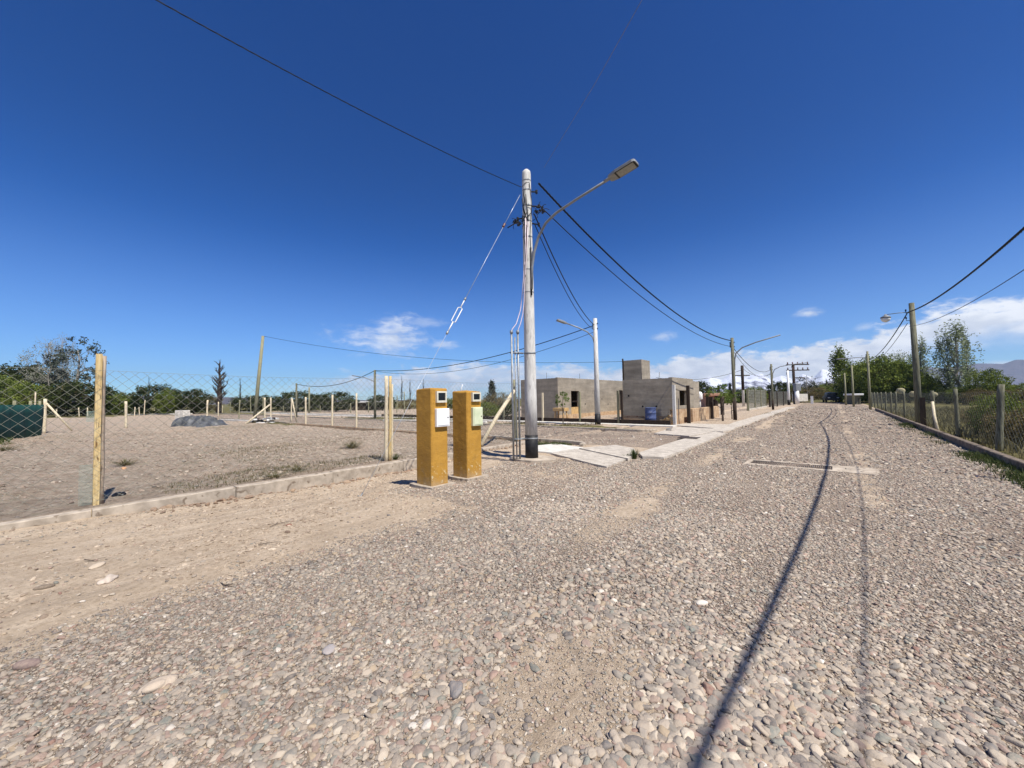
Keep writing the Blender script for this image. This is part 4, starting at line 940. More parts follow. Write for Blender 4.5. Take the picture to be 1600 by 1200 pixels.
# leaning treated pole with brace
e = empty('leaning_pole', TP, 'tall leaning treated timber pole in the field with a diagonal strut', 'pole')
MB().tube([TP-Vector((0, 0, .2)), TP.lerp(TPt, .5), TPt], [.13, .12, .10], 10).obj('shaft', 'timber_treated', e)
p = onG(423, 648); MB().tube([onG(383, 663), A(422, 632, depth(TP)-.8)], .06, 7).obj('strut', 'timber_pale', e)
# debris heap
pd_ = onG(415, 661); rg = random.Random(4)
e = empty('debris_heap', pd_, 'small heap of black and white rubbish beside the leaning pole', 'debris')
for i in range(30):
    blk = i < 18; MB().bev(pd_+Vector((rg.uniform(-1.1, 1.1), rg.uniform(-.8, .6), rg.uniform(.03, .36))), (rg.uniform(.12, .5), rg.uniform(.08, .3), rg.uniform(.03, .14)), .01, rg.uniform(0, 3), .02).obj('scrap', 'black_plastic' if blk else 'white_paint', e)
# tarp heap
p0 = onG(290, 666); axv = (G(330, 666)-G(270, 666)).normalized(); L = (G(332, 666)-G(268, 666)).length*.86; n, m = 70, 26; V = []; Fs = []
for i in range(n+1):
    for j in range(m+1):
        s_ = i/n*2-1; t_ = j/m*2-1; pr = (1-abs(s_)**8)*(1-abs(t_)**5); lo = .66 if s_ < .5 else .38
        z = pr*lo+pr*(.30*(fnoise(np.array(s_*4+7), np.array(t_*3), 1.4, 3)-.5)+.16*abs(fnoise(np.array(s_*9), np.array(t_*5), 1.6, 3)-.5))
        wob = 1+.10*math.sin(s_*9+1)+.08*math.sin(s_*21); p = p0+axv*(s_*L/2*(1+.05*math.sin(t_*7)))+Vector((-axv.y, axv.x, 0))*(t_*.9*wob+.9); V.append((p.x, p.y, max(-.03, float(z)+.02*math.sin(s_*40)*pr-.02)))
for i in range(n):
    for j in range(m): a = i*(m+1)+j; Fs.append((a, a+m+1, a+m+2, a+1))
mb = MB().raw(V, Fs, True); o = mb.obj('tarpaulin_heap', 'tarp'); tag(o, 'dark grey tarpaulin draped over a low heap in the bare field', 'tarpaulin')
pw = onG(285, 657); e = empty('block_pallet', pw, 'pale grey cube of stacked blocks behind the tarpaulin heap', 'block stack')
hh = A(285, 642, depth(pw)).z
for i in range(2):
    for k_ in range(2): MB().bev(pw+axv*(.5*(k_-.5))+Vector((0, 0, hh*(.25+.5*i))), (.48, .6, hh*.49), .02, math.atan2(axv.y, axv.x)).obj('block', 'white_concrete', e)
rock(onG(185, 774), .09, (20, 20, 22), 'crumpled black plastic scrap behind the kerb by the first post', 'plastic_scrap', .5, 21, 'scrap', 'black_plastic')
rock(onG(194, 733), .07, (200, 150, 104), 'orange tan brick fragment by the dry tuft in the field', 'brick_fragment', .6, 22, 'brick')

# right roadside fence
fr = empty('roadside_fence', (2.88, 20, 0), 'weathered round post and wire mesh fence along the right kerb', 'fence')
ys = [(14.3, 1.62, .075, .10), (18.15, 1.55, .062, .0), (21.75, 1.50, .07, -.02), (25.9, 1.5, .06, 0), (30.0, 1.5, .06, 0), (33.8, 1.5, .06, .02), (36.4, 1.5, .06, 0), (40.2, 1.5, .06, .03), (43.5, 1.5, .06, 0), (47, 1.5, .06, 0), (50.5, 1.5, .06, 0), (54, 1.5, .06, 0), (10.2, 1.6, .07, 0)]
for i, (y, h, r_, ln) in enumerate(ys): stake(MB(), (2.9, y, .02), h, r_*.82, (ln, 0), seed=i+80, n=9).obj('post', 'timber_old', fr)
chainlink((2.96, 4.5, 0), (2.96, 56, 0), .12, 1.45, .22, .0018, parent=fr, mat='mesh_wire_old')
p = Vector((2.86, 21.0, 0)); o = MB().tube([p+Vector((.0, -.1, .02)), p+Vector((-.02, .35, .6)), p+Vector((.0, .65, 1.1))], [.045, .045, .04], 8).obj('leaning_stake', 'timber_pale'); tag(o, 'pale peeled stake leaning against the dark fence post by the wooden lamp pole', 'stake')
o = MB().box((2.86, 23.9, .6), (.16, .12, 1.3)).obj('support_post', 'timber_dark'); tag(o, 'dark squared timber bolted at the foot of the wooden lamp pole', 'post')

# right wooden lamp pole
e = empty('wooden_lamp_pole', RP, 'weathered round wooden lamp pole with a white globe lamp on the right roadside', 'lamp pole')
MB().tube([RP-Vector((0, 0, .3)), RP+Vector((0, 0, 2.6)), RP+Vector((-.03, 0, 5.42))], [.12, .108, .09], 14).obj('shaft', 'timber_old', e)
MB().tube([RP+Vector((-.1, 0, 5.02)), RP+Vector((-.45, -.05, 5.04)), RP+Vector((-.83, -.1, 5.02))], .016, 8).obj('lamp_arm', 'lamp_grey', e)
lc = RP+Vector((-.88, -.1, 4.88)); MB().lathe(lc, [(.03, .16), (.06, .10), (.17, .04), (.18, -.02)], 18).obj('lamp_shade', 'lamp_grey', e)
MB().lathe(lc, [(.16, -.022), (.165, -.07), (.13, -.15), (.05, -.20), (.01, -.21)], 18).obj('globe', 'white_paint', e)
for z in (5.0, 4.66):
    mb = MB(); mb.tube([RP+Vector((-.08, 0, z)), RP+Vector((-.22, 0, z)), RP+Vector((-.22, 0, z+.08))], .012, 6); mb.lathe(RP+Vector((-.22, 0, z+.08)), [(.02, 0), (.035, .02), (.02, .04), (.03, .07), (.01, .09)], 10); mb.obj('insulator', 'dark_plastic', e)

def roadpole(name, p, h, label, r0=.1, r1=.075, mat='timber_treated', arm=None, black=None, armmat='lamp_grey', band='black_paint', n=10, head=True, group=None, lean=(0, 0)):
    p = Vector(p); e = empty(name, p, label, 'lamp pole' if arm else 'pole', group or 'poles carrying the cables')
    t_ = p+Vector((lean[0], lean[1], h)); MB().tube([p-Vector((0, 0, .2)), p.lerp(t_, .5), t_], [r0, (r0+r1)/2, r1], n).obj('shaft', mat, e)
    if black: MB().lathe(p, [(r0+.004, 0), (r0+.004, black)], n+4).obj('black_foot', band, e)
    if arm:
        pts = [p+Vector(q_) for q_ in arm]; MB().tube(pts, [.034]*len(pts), 8).obj('lamp_arm', armmat, e)
        if head:
            d = (pts[-1]-pts[-2]).normalized(); lamp_head(e, pts[-1]+d*.05, d, .55, .26, .09)
    mb = MB(); mb.bev(t_-Vector((.0, .0, .28)), (r1*2+.12, .06, .05), .01); mb.bev(t_-Vector((0, 0, .55)), (r1*2+.1, .06, .05), .01); mb.box(t_-Vector((r1+.03, 0, .415)), (.04, .05, .30)); mb.obj('cable_clamp', 'dark_plastic', e)
    return e
roadpole('concrete_lamp_pole', (-9.68, 18.56, .0), 5.72, 'slim concrete lamp pole with a black foot in front of the unfinished house', .15, .10, 'concrete_pole',
         [(-.05, -.05, 4.35), (-.1, -.12, 4.7), (-.3, -.35, 5.0), (-.62, -.75, 5.22), (-1.0, -1.2, 5.42)], .62, 'galvanised', n=16)
roadpole('arched_lamp_pole', (-4.63, 26.3, 0), 4.95, 'dark wooden pole with a long arched lamp arm beside the young street trees', .10, .085, 'timber_old',
         [(.08, 0, 3.0), (.1, 0, 3.6), (.18, 0, 4.0), (.5, .02, 4.3), (1.2, .05, 4.55), (2.4, .1, 4.85)], 1.1, head=False, band='timber_dark')
roadpole('arched_lamp_pole', P4, 4.45, 'farther wooden pole with arched lamp arm before the transformer pole', .10, .085, 'timber_old',
         [(.08, 0, 3.0), (.1, 0, 3.5), (.25, 0, 3.9), (.7, .02, 4.15), (1.6, .05, 4.3), (2.8, .1, 4.4)], .9, head=False, band='timber_dark')
e = roadpole('cross_arm_pole', PX, A(1162, 572, depth(PX)).z, 'pole with a small cross arm and white lower half beyond the vacant plots', .16, .12, 'white_concrete')
zt = A(1162, 578, depth(PX)).z; MB().bev(PX+Vector((0, 0, zt-.7)), (1.9, .12, .12), .02, R(40)).obj('cross_arm', 'timber_dark', e)
MB().tube([PX+Vector((0, 0, zt*.45)), PX+Vector((0, 0, zt+.6))], .17, 8).obj('upper_shaft', 'timber_dark', e)
pT = onG(1242, 631.5); hT = A(1240, 569, depth(pT)).z
e = roadpole('transformer_pole', pT, hT, 'heavy transformer pole with stacked cross arms at the far left of the road', .2, .16, 'timber_dark', n=10)
for i, dz in enumerate((0, -.8, -1.9)): MB().bev(pT+Vector((.5, .3, hT+dz-.1)), (3.2 if i < 2 else 1.6, .16, .14), .02, R(38)).obj('cross_arm', 'timber_dark', e)
mb = MB()
for i in range(5):
    for dz in (0, -.8): mb.lathe(pT+Vector((.5+(i-2)*.55, .3+(i-2)*.43, hT+dz-.03)), [(.05, 0), (.1, .08), (.05, .16), (.09, .24), (.03, .32)], 8)
mb.obj('insulator', 'insulator', e); MB().bev(pT+Vector((.35, -.2, hT*.42)), (.75, .6, 1.1), .05, R(40)).obj('transformer', 'galvanised', e)
MB().lathe(pT+Vector((.3, -.3, 0)), [(.27, 0), (.27, hT*.33)], 12).obj('white_foot', 'white_paint', e)
pU = onG(1233, 633); roadpole('white_pole', pU, A(1230, 579, depth(pU)).z, 'slim pole with a white lower half beside the transformer pole', .17, .11, 'white_paint', black=.7, n=10)
for px, yb, yt, lb, arm in ((1360, 640, 549, 'second wooden pole on the right roadside with a small lamp arm', True), (1334, 636, 571, 'third wooden pole on the right roadside before the tree mass', False), (1322, 633, 583, 'fourth and farthest wooden pole on the right roadside', False)):
    p = onG(px, yb); h = A(px, yt, depth(p)).z
    roadpole('roadside_pole', p, h, lb, .10, .075, 'timber_treated', arm=[(-.1, 0, h-.55), (-.7, -.05, h-.5), (-1.5, -.1, h-.52)] if arm else None, head=arm, n=8)
roadpole('field_pole', PF, PFt.z+.08, 'slim dark pole with a short lamp arm far across the left field', .11, .09, 'timber_old', [(-.1, 0, PFt.z-.9), (-.7, -.5, PFt.z-.55), (-1.6, -1.2, PFt.z-.35)], head=False)
roadpole('field_pole', PG, PGt.z+.05, 'thin dark pole rising above the dark bushes in the far left field', .10, .08, 'timber_old')
pq = onG(483, 646); roadpole('field_pole', pq, A(482, 605, depth(pq)).z, 'faint distant pole behind the wire fence stakes', .12, .1, 'timber_treated')

# ------------------------------------------------------------ unfinished house
HX = -6.58
e = empty('unfinished_house', (-10, 24, 0), 'low unfinished grey rendered house with a flat roof and square tower', 'house')
def wallbox(x0, x1, y0, y1, z0, z1, name, mat): return MB().box(((x0+x1)/2, (y0+y1)/2, (z0+z1)/2), (x1-x0, y1-y0, z1-z0)).obj(name, mat, e)
def wall_x(xf, y0, y1, z0, z1, holes, t_=.18, mat='render_wall'):
    """wall facing +x with rectangular holes (ya, yb, za, zb)"""
    mb = MB(); yc = y0
    for (ya, yb, za, zb) in sorted(holes):
        if ya > yc: mb.box((xf-t_/2, (yc+ya)/2, (z0+z1)/2), (t_, ya-yc, z1-z0))
        if za > z0: mb.box((xf-t_/2, (ya+yb)/2, (z0+za)/2), (t_, yb-ya, za-z0))
        if zb < z1: mb.box((xf-t_/2, (ya+yb)/2, (zb+z1)/2), (t_, yb-ya, z1-zb))
        yc = yb
    if yc < y1: mb.box((xf-t_/2, (yc+y1)/2, (z0+z1)/2), (t_, y1-yc, z1-z0))
    return mb.obj('wall', mat, e)
# front block
wall_x(HX, 21.06, 25.0, .78, 2.50, [(22.25, 23.75, .95, 1.80)])
wallbox(-9.35, HX-.18, 21.06, 21.24, .42, 2.46, 'wall', 'render_wall')
wallbox(-9.35, HX-.01, 21.075, 21.25, -.1, .42, 'wall', 'brick_raw')
wall_x(HX-.01, 21.25, 25.0, -.1, .78, [], mat='brick_raw')
wallbox(-9.35, -9.17, 21.24, 25.0, -.1, 2.44, 'wall', 'render_wall')
wallbox(-9.17, HX-.18, 24.82, 25.0, -.1, 2.44, 'wall', 'render_wall')
wallbox(-9.17, HX-.19, 21.26, 24.8, 2.28, 2.40, 'roof', 'roof_slab')
wallbox(-9.16, HX-.2, 21.27, 24.8, -.06, .0, 'floor_slab', 'roof_slab')
# tower
wallbox(-9.90, -8.78, 22.55, 23.9, 2.2, 3.72, 'tower', 'render_wall')
wallbox(-9.98, -9.93, 22.5, 22.62, 2.45, 3.85, 'corner_rod', 'timber_dark')
# left wing
wall_x(-14.8, 22.6, 33.4, .3, 2.94, [(24.35, 25.5, .30, 2.0), (27.9, 28.3, .3, 2.0), (32.6, 33.2, .3, 2.1)])
wall_x(-14.79, 22.6, 33.4, -.1, .3, [], mat='brick_raw')
wallbox(-18.1, -14.99, 22.6, 22.78, .02, 2.9, 'wall', 'render_wall'); wallbox(-18.1, -17.92, 22.78, 33.4, 0, 2.9, 'wall', 'render_wall'); wallbox(-17.9, -15, 33.2, 33.4, 0, 2.9, 'wall', 'render_wall')
wallbox(-17.9, -14.99, 22.79, 33.19, 2.72, 2.84, 'roof', 'roof_slab'); wallbox(-17.9, -15, 22.8, 33.18, -.05, .0, 'floor_slab', 'roof_slab')
wallbox(-14.78, -9.0, 33.45, 36, 0, 2.7, 'wall', 'render_wall'); wallbox(-10.8, -8.95, 25.02, 33.4, 0, 2.42, 'wall', 'render_wall')
wb = wallbox(-14.95, -14.86, 24.4, 25.45, .3, .8, 'window_infill', 'raw_wood_yellow'); 
wallbox(-15.02, -14.9, 24.7, 25.48, 1.2, 1.26, 'window_bar', 'timber_dark')
wallbox(-15.02, -14.9, 24.36, 24.5, .8, 1.15, 'window_bar', 'white_concrete')
for (y, z) in ((28.0+1.2, 1.35), (30.3, .9), (26.4, 1.0)): MB().lathe((-14.80, y, z), [(.07, .004), (.06, .006)], 10, axis=(1, 0, 0)).obj('wall_hole', 'void', e)
for (x, z) in ((-9.0, 1.55), (-8.2, .95), (-7.45, .95)): MB().lathe((x, 21.06, z), [(.05, .004), (.045, .006)], 10, axis=(0, -1, 0)).obj('wall_hole', 'void', e)
mb = MB()
for x in (-8.6, -7.6): mb.tube([(x, 22, 2.3), (x+.05, 22, 2.85)], .012, 5)
for (x, y) in ((-16, 23), (-17.5, 23), (-15, 26), (-15, 29)): mb.tube([(x, y, 2.7), (x, y, 3.35)], .012, 5)
mb.obj('rebar', 'iron', e)
# low brick wall
e = empty('low_brick_wall', (-6.1, 26, 0), 'low raw brick boundary wall continuing past the grey house', 'wall')
for i in range(6):
    y0 = 22.9+i*1.05; MB().bev((-6.18, y0+.52, .36), (.2, 1.045, .82+random.uniform(-.02, .02)), .02, 0, .006).obj('wall_section', 'brick_raw', e)
stakes = [((-6.45, 20.86), 2.08, .07, 'concrete_pole', 'pale concrete gate post at the near corner of the grey house'), ((-6.05, 21.95), 2.05, .075, 'timber_dark', 'dark timber post in front of the grey house window')]
for (x, y), h, r_, m_, lb in stakes:
    o = MB().box((x, y, h/2-.05), (r_*2, r_*2, h+.1)).obj('gate_post', m_); tag(o, lb, 'post')
# posts along the house plot
e = empty('plot_fence', (-12, 20.5, 0), 'dark low plinth with thin posts in front of the unfinished house', 'fence')
MB().box((-20, 20.35, .09), (27, .14, .3)).obj('plinth', 'timber_dark', e)
for px, m_ in ((787, 'timber_old'), (848, 'timber_pale'), (906, 'timber_treated'), (966, 'timber_old'), (972, 'timber_dark')):
    dx, dy, u, f = _ray(px, 640); t_ = 20.3/dy; MB().box((dx*t_, 20.3, .9), (.1, .1, 1.9)).obj('post', m_, e)
# barrel, sawhorse, boards
pb = Vector((-7.65, 20.72, 0)); e = empty('blue_barrel', pb, 'dented blue metal barrel by the shaded house wall', 'barrel')
MB().lathe(pb, [(.28, 0), (.29, .02), (.28, .04), (.28, .3), (.295, .32), (.28, .34), (.28, .6), (.295, .62), (.28, .64), (.28, .86), (.295, .88), (.285, .9), (.26, .9), (.26, .87)], 22).obj('drum', 'blue_barrel', e)
MB().tube([pb+Vector((.16, -.24, 0)), pb+Vector((.16, -.24, .0))+Vector((.0, 0, .02))], .01, 5).obj('foot_rim', 'iron', e)
pc = Vector((-14.2, 22.0, 0)); e = empty('wooden_trestle', pc, 'yellowish wooden trestle table at the corner of the left house wing', 'trestle')
MB().bev(pc+Vector((0, 0, .72)), (.9, .6, .22), .02).obj('table_top', 'raw_wood_yellow', e)
for sx in (-1, 1):
    for sy in (-1, 1): MB().tube([pc+Vector((sx*.3, sy*.2, .62)), pc+Vector((sx*.36, sy*.25, 0))], .045, 6).obj('leg', 'raw_wood_yellow', e)
mb = MB(); pr = Vector((-6.98, 20.85, 0)); mb.tube([pr+Vector((-.35, 0, 0)), pr+Vector((.2, .15, .5))], .04, 5); mb.tube([pr+Vector((.1, 0, 0)), pr+Vector((.5, .1, .4))], .05, 5); mb.bev(pr+Vector((.3, 0, .2)), (.4, .06, .3), .02)
o = mb.obj('plank_stack', 'raw_wood_yellow'); tag(o, 'orange tan planks and boards leaning at the shaded house wall base', 'planks')
# plot posts beyond house
e = empty('vacant_plot_fence', (-7.5, 32, 0), 'dark posts of a fence around the vacant plot right of the house', 'fence')
for px, yb, yt in ((1089, 645, 613), (1106, 643, 616), (1120, 641, 616), (1129, 648, 621), (1112, 655, 620)):
    p = onG(px, yb); h = A(px, yt, depth(p)).z; MB().box((p.x, p.y, h/2), (.22, .22, h)).obj('post', 'timber_dark', e)
e = empty('mesh_fence', (-7, 42, 0), 'pale wire mesh fence panel on a low pale footing beyond the street trees', 'fence')
fa, fb = onG(1169, 642), onG(1197, 636.5)
for i in range(4):
    p = fa.lerp(fb, i/3); MB().box((p.x, p.y, 1.0), (.16, .16, 2.1)).obj('post', 'timber_treated', e)
chainlink((fa.x, fa.y, 0), (fb.x, fb.y, 0), .1, 1.95, .3, .012, parent=e)
d = fb-fa; MB().bev((fa+fb)/2+Vector((0, 0, .05)), (d.length, .25, .25), .02, math.atan2(d.y, d.x)).obj('footing', 'concrete', e)
e = empty('mesh_fence', (-9, 50, 0), 'dark mesh fence panels behind the far lamp pole left of the road', 'fence')
fa, fb = onG(1203, 636), onG(1233, 632.5)
for i in range(4):
    p = fa.lerp(fb, i/3); MB().box((p.x, p.y, .9), (.16, .16, 1.9)).obj('post', 'timber_dark', e)
chainlink((fa.x, fa.y, 0), (fb.x, fb.y, 0), .1, 1.8, .3, .012, parent=e, mat='mesh_wire_old')
# far small buildings
def shed(px0, px1, pyb, pyt, label, wmat, rmat, dd=4, name='far_shed'):
    a, b = onG(px0, pyb), onG(px1, pyb); c_ = (a+b)/2; h = A((px0+px1)/2, pyt, depth(c_)).z; L = (b-a).length; rz = math.atan2((b-a).y, (b-a).x); nr = Vector((-(b-a).y, (b-a).x, 0)).normalized()
    e = empty(name, c_, label, 'building'); MB().box(c_+nr*dd/2+Vector((0, 0, h*.42)), (L, dd, h*.84), rz).obj('wall', wmat, e); MB().bev(c_+nr*dd/2+Vector((0, 0, h*.92)), (L+.5, dd+.6, h*.16), .03, rz).obj('roof', rmat, e)
    MB().box(c_-nr*.0+(b-a)*.2+Vector((0, 0, h*.35)), (L*.14, .06, h*.5), rz).obj('door', 'void', e); return e
shed(1104, 1121, 640, 615, 'small salmon brick shed roof beyond the vacant plot posts', 'orange_brick', 'orange_brick')
shed(549, 584, 641, 627, 'long white roofed shed far beyond the left field', 'timber_dark', 'white_paint', 8)
shed(1337, 1345, 632, 615, 'white roofed lean-to by the fence at the right road end', 'timber_old', 'white_paint', 3)
pt = onG(1094, 641); hh = A(1094, 612, depth(pt)).z; e = empty('water_tank', pt, 'small white rounded water tank on a stand beyond the grey house', 'water tank')
MB().lathe(pt, [(.22, hh-.8), (.27, hh-.75), (.27, hh-.25), (.2, hh-.08), (.06, hh)], 16).obj('tank', 'white_paint', e); MB().tube([pt, pt+Vector((0, 0, hh-.8))], .09, 8).obj('stand', 'white_concrete', e)
# car at the road end
pc = onG(1299, 628.6); e = empty('parked_car', pc, 'dark car parked in shade at the far end of the road', 'car', rz=R(8)); rzm = Matrix.Rotation(R(8), 3, 'Z')
prof = [(-.95, .35), (-.95, .85), (-.88, 1.0), (-.72, 1.55), (-.55, 1.62), (.55, 1.62), (.72, 1.55), (.88, 1.0), (.95, .85), (.95, .35)]
secs = [(-2.1, .80, .62), (-2.0, .95, .95), (-1.4, 1.0, 1), (1.0, 1.0, 1.0), (1.5, .98, .68), (2.15, .95, .62), (2.3, .85, .55)]; V = []
for (y, kx, kz) in secs:
    for (x, z) in prof: V.append((x*kx*.95, y, min(z, 1.62*kz) if z > .6 else z))
n = len(prof); Fs = [(r_*n+i, r_*n+(i+1) % n, r_*n+n+(i+1) % n, r_*n+n+i) for r_ in range(len(secs)-1) for i in range(n)]+[tuple(range(n))[::-1], tuple((len(secs)-1)*n+i for i in range(n))]
MB().raw([(v[0], v[1], v[2]) for v in V], Fs, False).obj('body', 'car_paint', e, world=False)
MB().box((0, -2.03, 1.18), (1.3, .06, .42)).obj('windscreen', 'dark_glass', e, world=False)
for sx in (-1, 1):
    MB().box((sx*.55, -2.12, .78), (.3, .06, .12)).obj('headlight', 'white_paint', e, world=False)
    for y in (-1.35, 1.35): MB().lathe((sx*.82-.1, y, .34), [(.34, 0), (.34, .2)], 16, axis=(1, 0, 0)).obj('wheel', 'rubber', e, world=False)
pw = onG(1269, 631); hh = A(1269, 619, depth(pw)).z; e = empty('white_marker_post', pw, 'white marker post with a pale board at the far left road end', 'post'); MB().box(pw+Vector((0, 0, hh/2)), (.3, .3, hh)).obj('post', 'white_paint', e)
MB().bev(pw+Vector((-1.4, .4, .9)), (2.2, .2, 1.1), .02, R(40)).obj('board', 'white_concrete', e)
# hay bales
for px, py0, lb in ((1428, 609, 'tan hay bale in the far right field left of the wooden lamp pole'), (1459, 611, 'greyish hay bale in the far right field right of the wooden lamp pole'), (1408, 604, 'small pale hay bale farthest left in the right field')):
    d_ = 42; c_ = A(px, 627, d_); c_.z = .9 if px != 1408 else 1.3; hb = (A(px, py0, d_).z-c_.z)*.8
    e = empty('hay_bale', c_, lb, 'hay bale', 'hay bales in the right field'); MB().lathe(c_+Vector((0, -.8, hb/2)), [(hb*.30, 0), (hb*.48, .06), (hb*.5, .15), (hb*.5, 1.3), (hb*.48, 1.4), (hb*.30, 1.45)], 18, axis=(0, 1, 0)).obj('bale', 'hay', e)

# ------------------------------------------------------------ vegetation
def leaves(c, n, rad, size, rg, shape='ball', flat=1.0, clump=26):
    """leaf quads: n leaves in clumps inside an ellipsoid; returns verts, faces, tone"""
    c = np.array(c, float); rad = np.array(rad, float)
    k = max(4, n//clump); d = rg.normal(size=(k, 3)); d /= np.linalg.norm(d, axis=1)[:, None]
    rr = rg.uniform(.25, 1, k)**.45; cc = d*rr[:, None]
    if shape == 'cone': cc[:, 2] = rg.uniform(-1, 1, k); w_ = (1-cc[:, 2])*.5+.05; cc[:, :2] = d[:, :2]*w_[:, None]*rg.uniform(.4, 1, (k, 1))
    if shape == 'column': cc[:, 2] = rg.uniform(-1, 1, k); w_ = np.sin((cc[:, 2]*.5+.5)*2.6+.45)**.7; cc[:, :2] = d[:, :2]*w_[:, None]*rg.uniform(.25, 1, (k, 1))
    if shape == 'ball': cc[:, 2] = np.where(cc[:, 2] < -.55, -.55, cc[:, 2])
    cs = rg.uniform(.10, .26, k); idx = rg.integers(0, k, n); off = rg.normal(size=(n, 3)); off /= np.linalg.norm(off, axis=1)[:, None]; off *= rg.uniform(0, 1, (n, 1))**.5
    up = 2.2 if shape == 'column' else 1.0
    p = cc[idx]+off*cs[idx][:, None]*np.array([1, 1, up]); p = p*rad+c
    tone = np.clip(rg.normal(.45, .2, k)[idx]+rg.normal(0, .12, n), 0, 1)
    u = rg.normal(size=(n, 3)); u /= np.linalg.norm(u, axis=1)[:, None]; v = np.cross(u, rg.normal(size=(n, 3))); v /= np.linalg.norm(v, axis=1)[:, None]
    s_ = size*rg.uniform(.6, 1.4, (n, 1)); V = np.stack([p-u*s_, p-v*s_*.5, p+u*s_, p+v*s_*.5], 1).reshape(-1, 3)
    return V, np.arange(4*n).reshape(-1, 4), np.repeat(tone, 4)
def limbs(mb, h, r0, rg, n=7, spread=.5, start=.3, up=.8, sub=3, lean=0.0, tw=0):
    k = 6; pts = [Vector((lean*h*(i/k)**1.5+rg.uniform(-.02, .02)*h, rg.uniform(-.02, .02)*h, h*i/k*.97)) for i in range(k+1)]; pts[0] = Vector((0, 0, -.2))
    mb.tube(pts, [r0*(1-.85*i/k) for i in range(k+1)], 7)
    for i in range(n):
        t_ = start+(1-start)*(i+rg.random())/n*.95; a = rg.uniform(0, 6.28); f_ = t_*k; i0 = min(k-1, int(f_)); b_ = pts[i0].lerp(pts[i0+1], f_-i0)
        L = spread*h*(1.1-t_*.75)*rg.uniform(.7, 1.2); d = Vector((math.cos(a), math.sin(a), up*rg.uniform(.6, 1.3))).normalized(); rr = r0*(1-.8*t_)*.5
        e_ = b_+d*L; m_ = b_.lerp(e_, .5)+Vector((rg.uniform(-1, 1), rg.uniform(-1, 1), rg.uniform(-.4, 1)))*L*.08
        mb.tube([b_, m_, e_], [rr, rr*.65, rr*.15], 5, cap=False)
        for j in range(sub):
            s_ = b_.lerp(e_, rg.uniform(.3, .95)); dd = (d+Vector((rg.uniform(-1, 1), rg.uniform(-1, 1), rg.uniform(-.2, 1)))*.8).normalized(); LL = L*rg.uniform(.25, .5)
            mb.tube([s_, s_+dd*LL*.5+Vector((0, 0, .03*LL)), s_+dd*LL], [rr*.4, rr*.25, rr*.08], 4, cap=False)
            for q2 in range(tw):
                s2 = s_+dd*LL*rg.uniform(.3, 1); d3 = (dd+Vector((rg.uniform(-1, 1), rg.uniform(-1, 1), rg.uniform(-.2, .8)))*.9).normalized(); mb.tube([s2, s2+d3*LL*.5], [rr*.18, rr*.05], 3, cap=False)
    return mb
PROTO = {}
def proto(kind, var):
    """unit-height tree meshes (height 1) shared between copies"""
    key = (kind, var)
    if key in PROTO: return PROTO[key]
    rgn = np.random.default_rng(hash(kind) % 1000 if False else sum(map(ord, kind))*7+var); rg = random.Random(var*31+sum(map(ord, kind)))
    cfg = {'round': ('leaf_dark', 'ball', 6000, .024, (.52, .52, .44), .56, 'bark', 7), 'green': ('leaf_green', 'ball', 7500, .020, (.46, .46, .48), .52, 'bark', 7),
           'lime': ('leaf_bright', 'ball', 900, .022, (.36, .36, .26), .73, 'bark', 6), 'poplar': ('leaf_silver', 'column', 3000, .012, (.20, .20, .46), .54, 'bark_pale', 16),
           'darkpoplar': ('leaf_green', 'column', 5500, .016, (.24, .24, .48), .51, 'bark', 12), 'cypress': ('leaf_blue', 'cone', 3200, .020, (.30, .30, .47), .52, 'bark', 4),
           'pine': ('leaf_blue', 'ball', 1700, .016, (.36, .36, .34), .66, 'bark_pale', 9), 'brush': ('leaf_brown', 'ball', 4600, .020, (.60, .60, .44), .50, 'bark', 8),
           'silver': ('leaf_silver', 'ball', 2600, .013, (.36, .36, .42), .58, 'bark_pale', 12), 'bare': (None, None, 0, 0, None, 0, 'bark_dark', 34), 'thin': ('leaf_pale', 'ball', 3200, .008, (.30, .30, .34), .66, 'bark_pale', 18)}[kind]
    lm, shp, n, sz, rad, cz, bm_, nl = cfg
    mb = MB()
    if kind in ('poplar', 'darkpoplar'): limbs(mb, 1.0, .016, rg, nl, .28, .15, 3.2, 3, 0, 1 if kind == 'poplar' else 0)
    elif kind == 'bare': limbs(mb, 1.0, .045, rg, nl, .26, .22, 1.6, 4, 0, 2)
    elif kind == 'thin': limbs(mb, 1.0, .014, rg, nl, .34, .38, 1.4, 4, 0, 2)
    else: limbs(mb, .86, .03, rg, nl, .42, .25, .8, 3, 0, 1)
    me_t = bpy.data.meshes.new('trunk'); me_t.from_pydata([tuple(v) for v in mb.v], [], mb.f); me_t.update(); me_t.polygons.foreach_set('use_smooth', mb.sm); me_t.materials.append(MT[bm_])
    me_c = None
    if lm:
        V, Fc, tn = leaves((0, 0, cz), n, rad, sz, rgn, shp, clump=30 if kind not in ('pine', 'silver', 'thin') else 22)
        if kind in ('round', 'green', 'brush'):      # low skirts
            V2, F2, t2 = leaves((0, 0, .2), n//3, (rad[0]*.9, rad[1]*.9, .22), sz, rgn, 'ball'); F2 = F2+len(V); V = np.vstack([V, V2]); Fc = np.vstack([Fc, F2]); tn = np.concatenate([tn, t2*.8])
        V[:, 2] = np.maximum(V[:, 2], .0)
        o = npmesh('crown', V, Fc, lm, attrs={'tone': tn}); me_c = o.data; bpy.data.objects.remove(o)
    PROTO[key] = (me_t, me_c); return PROTO[key]
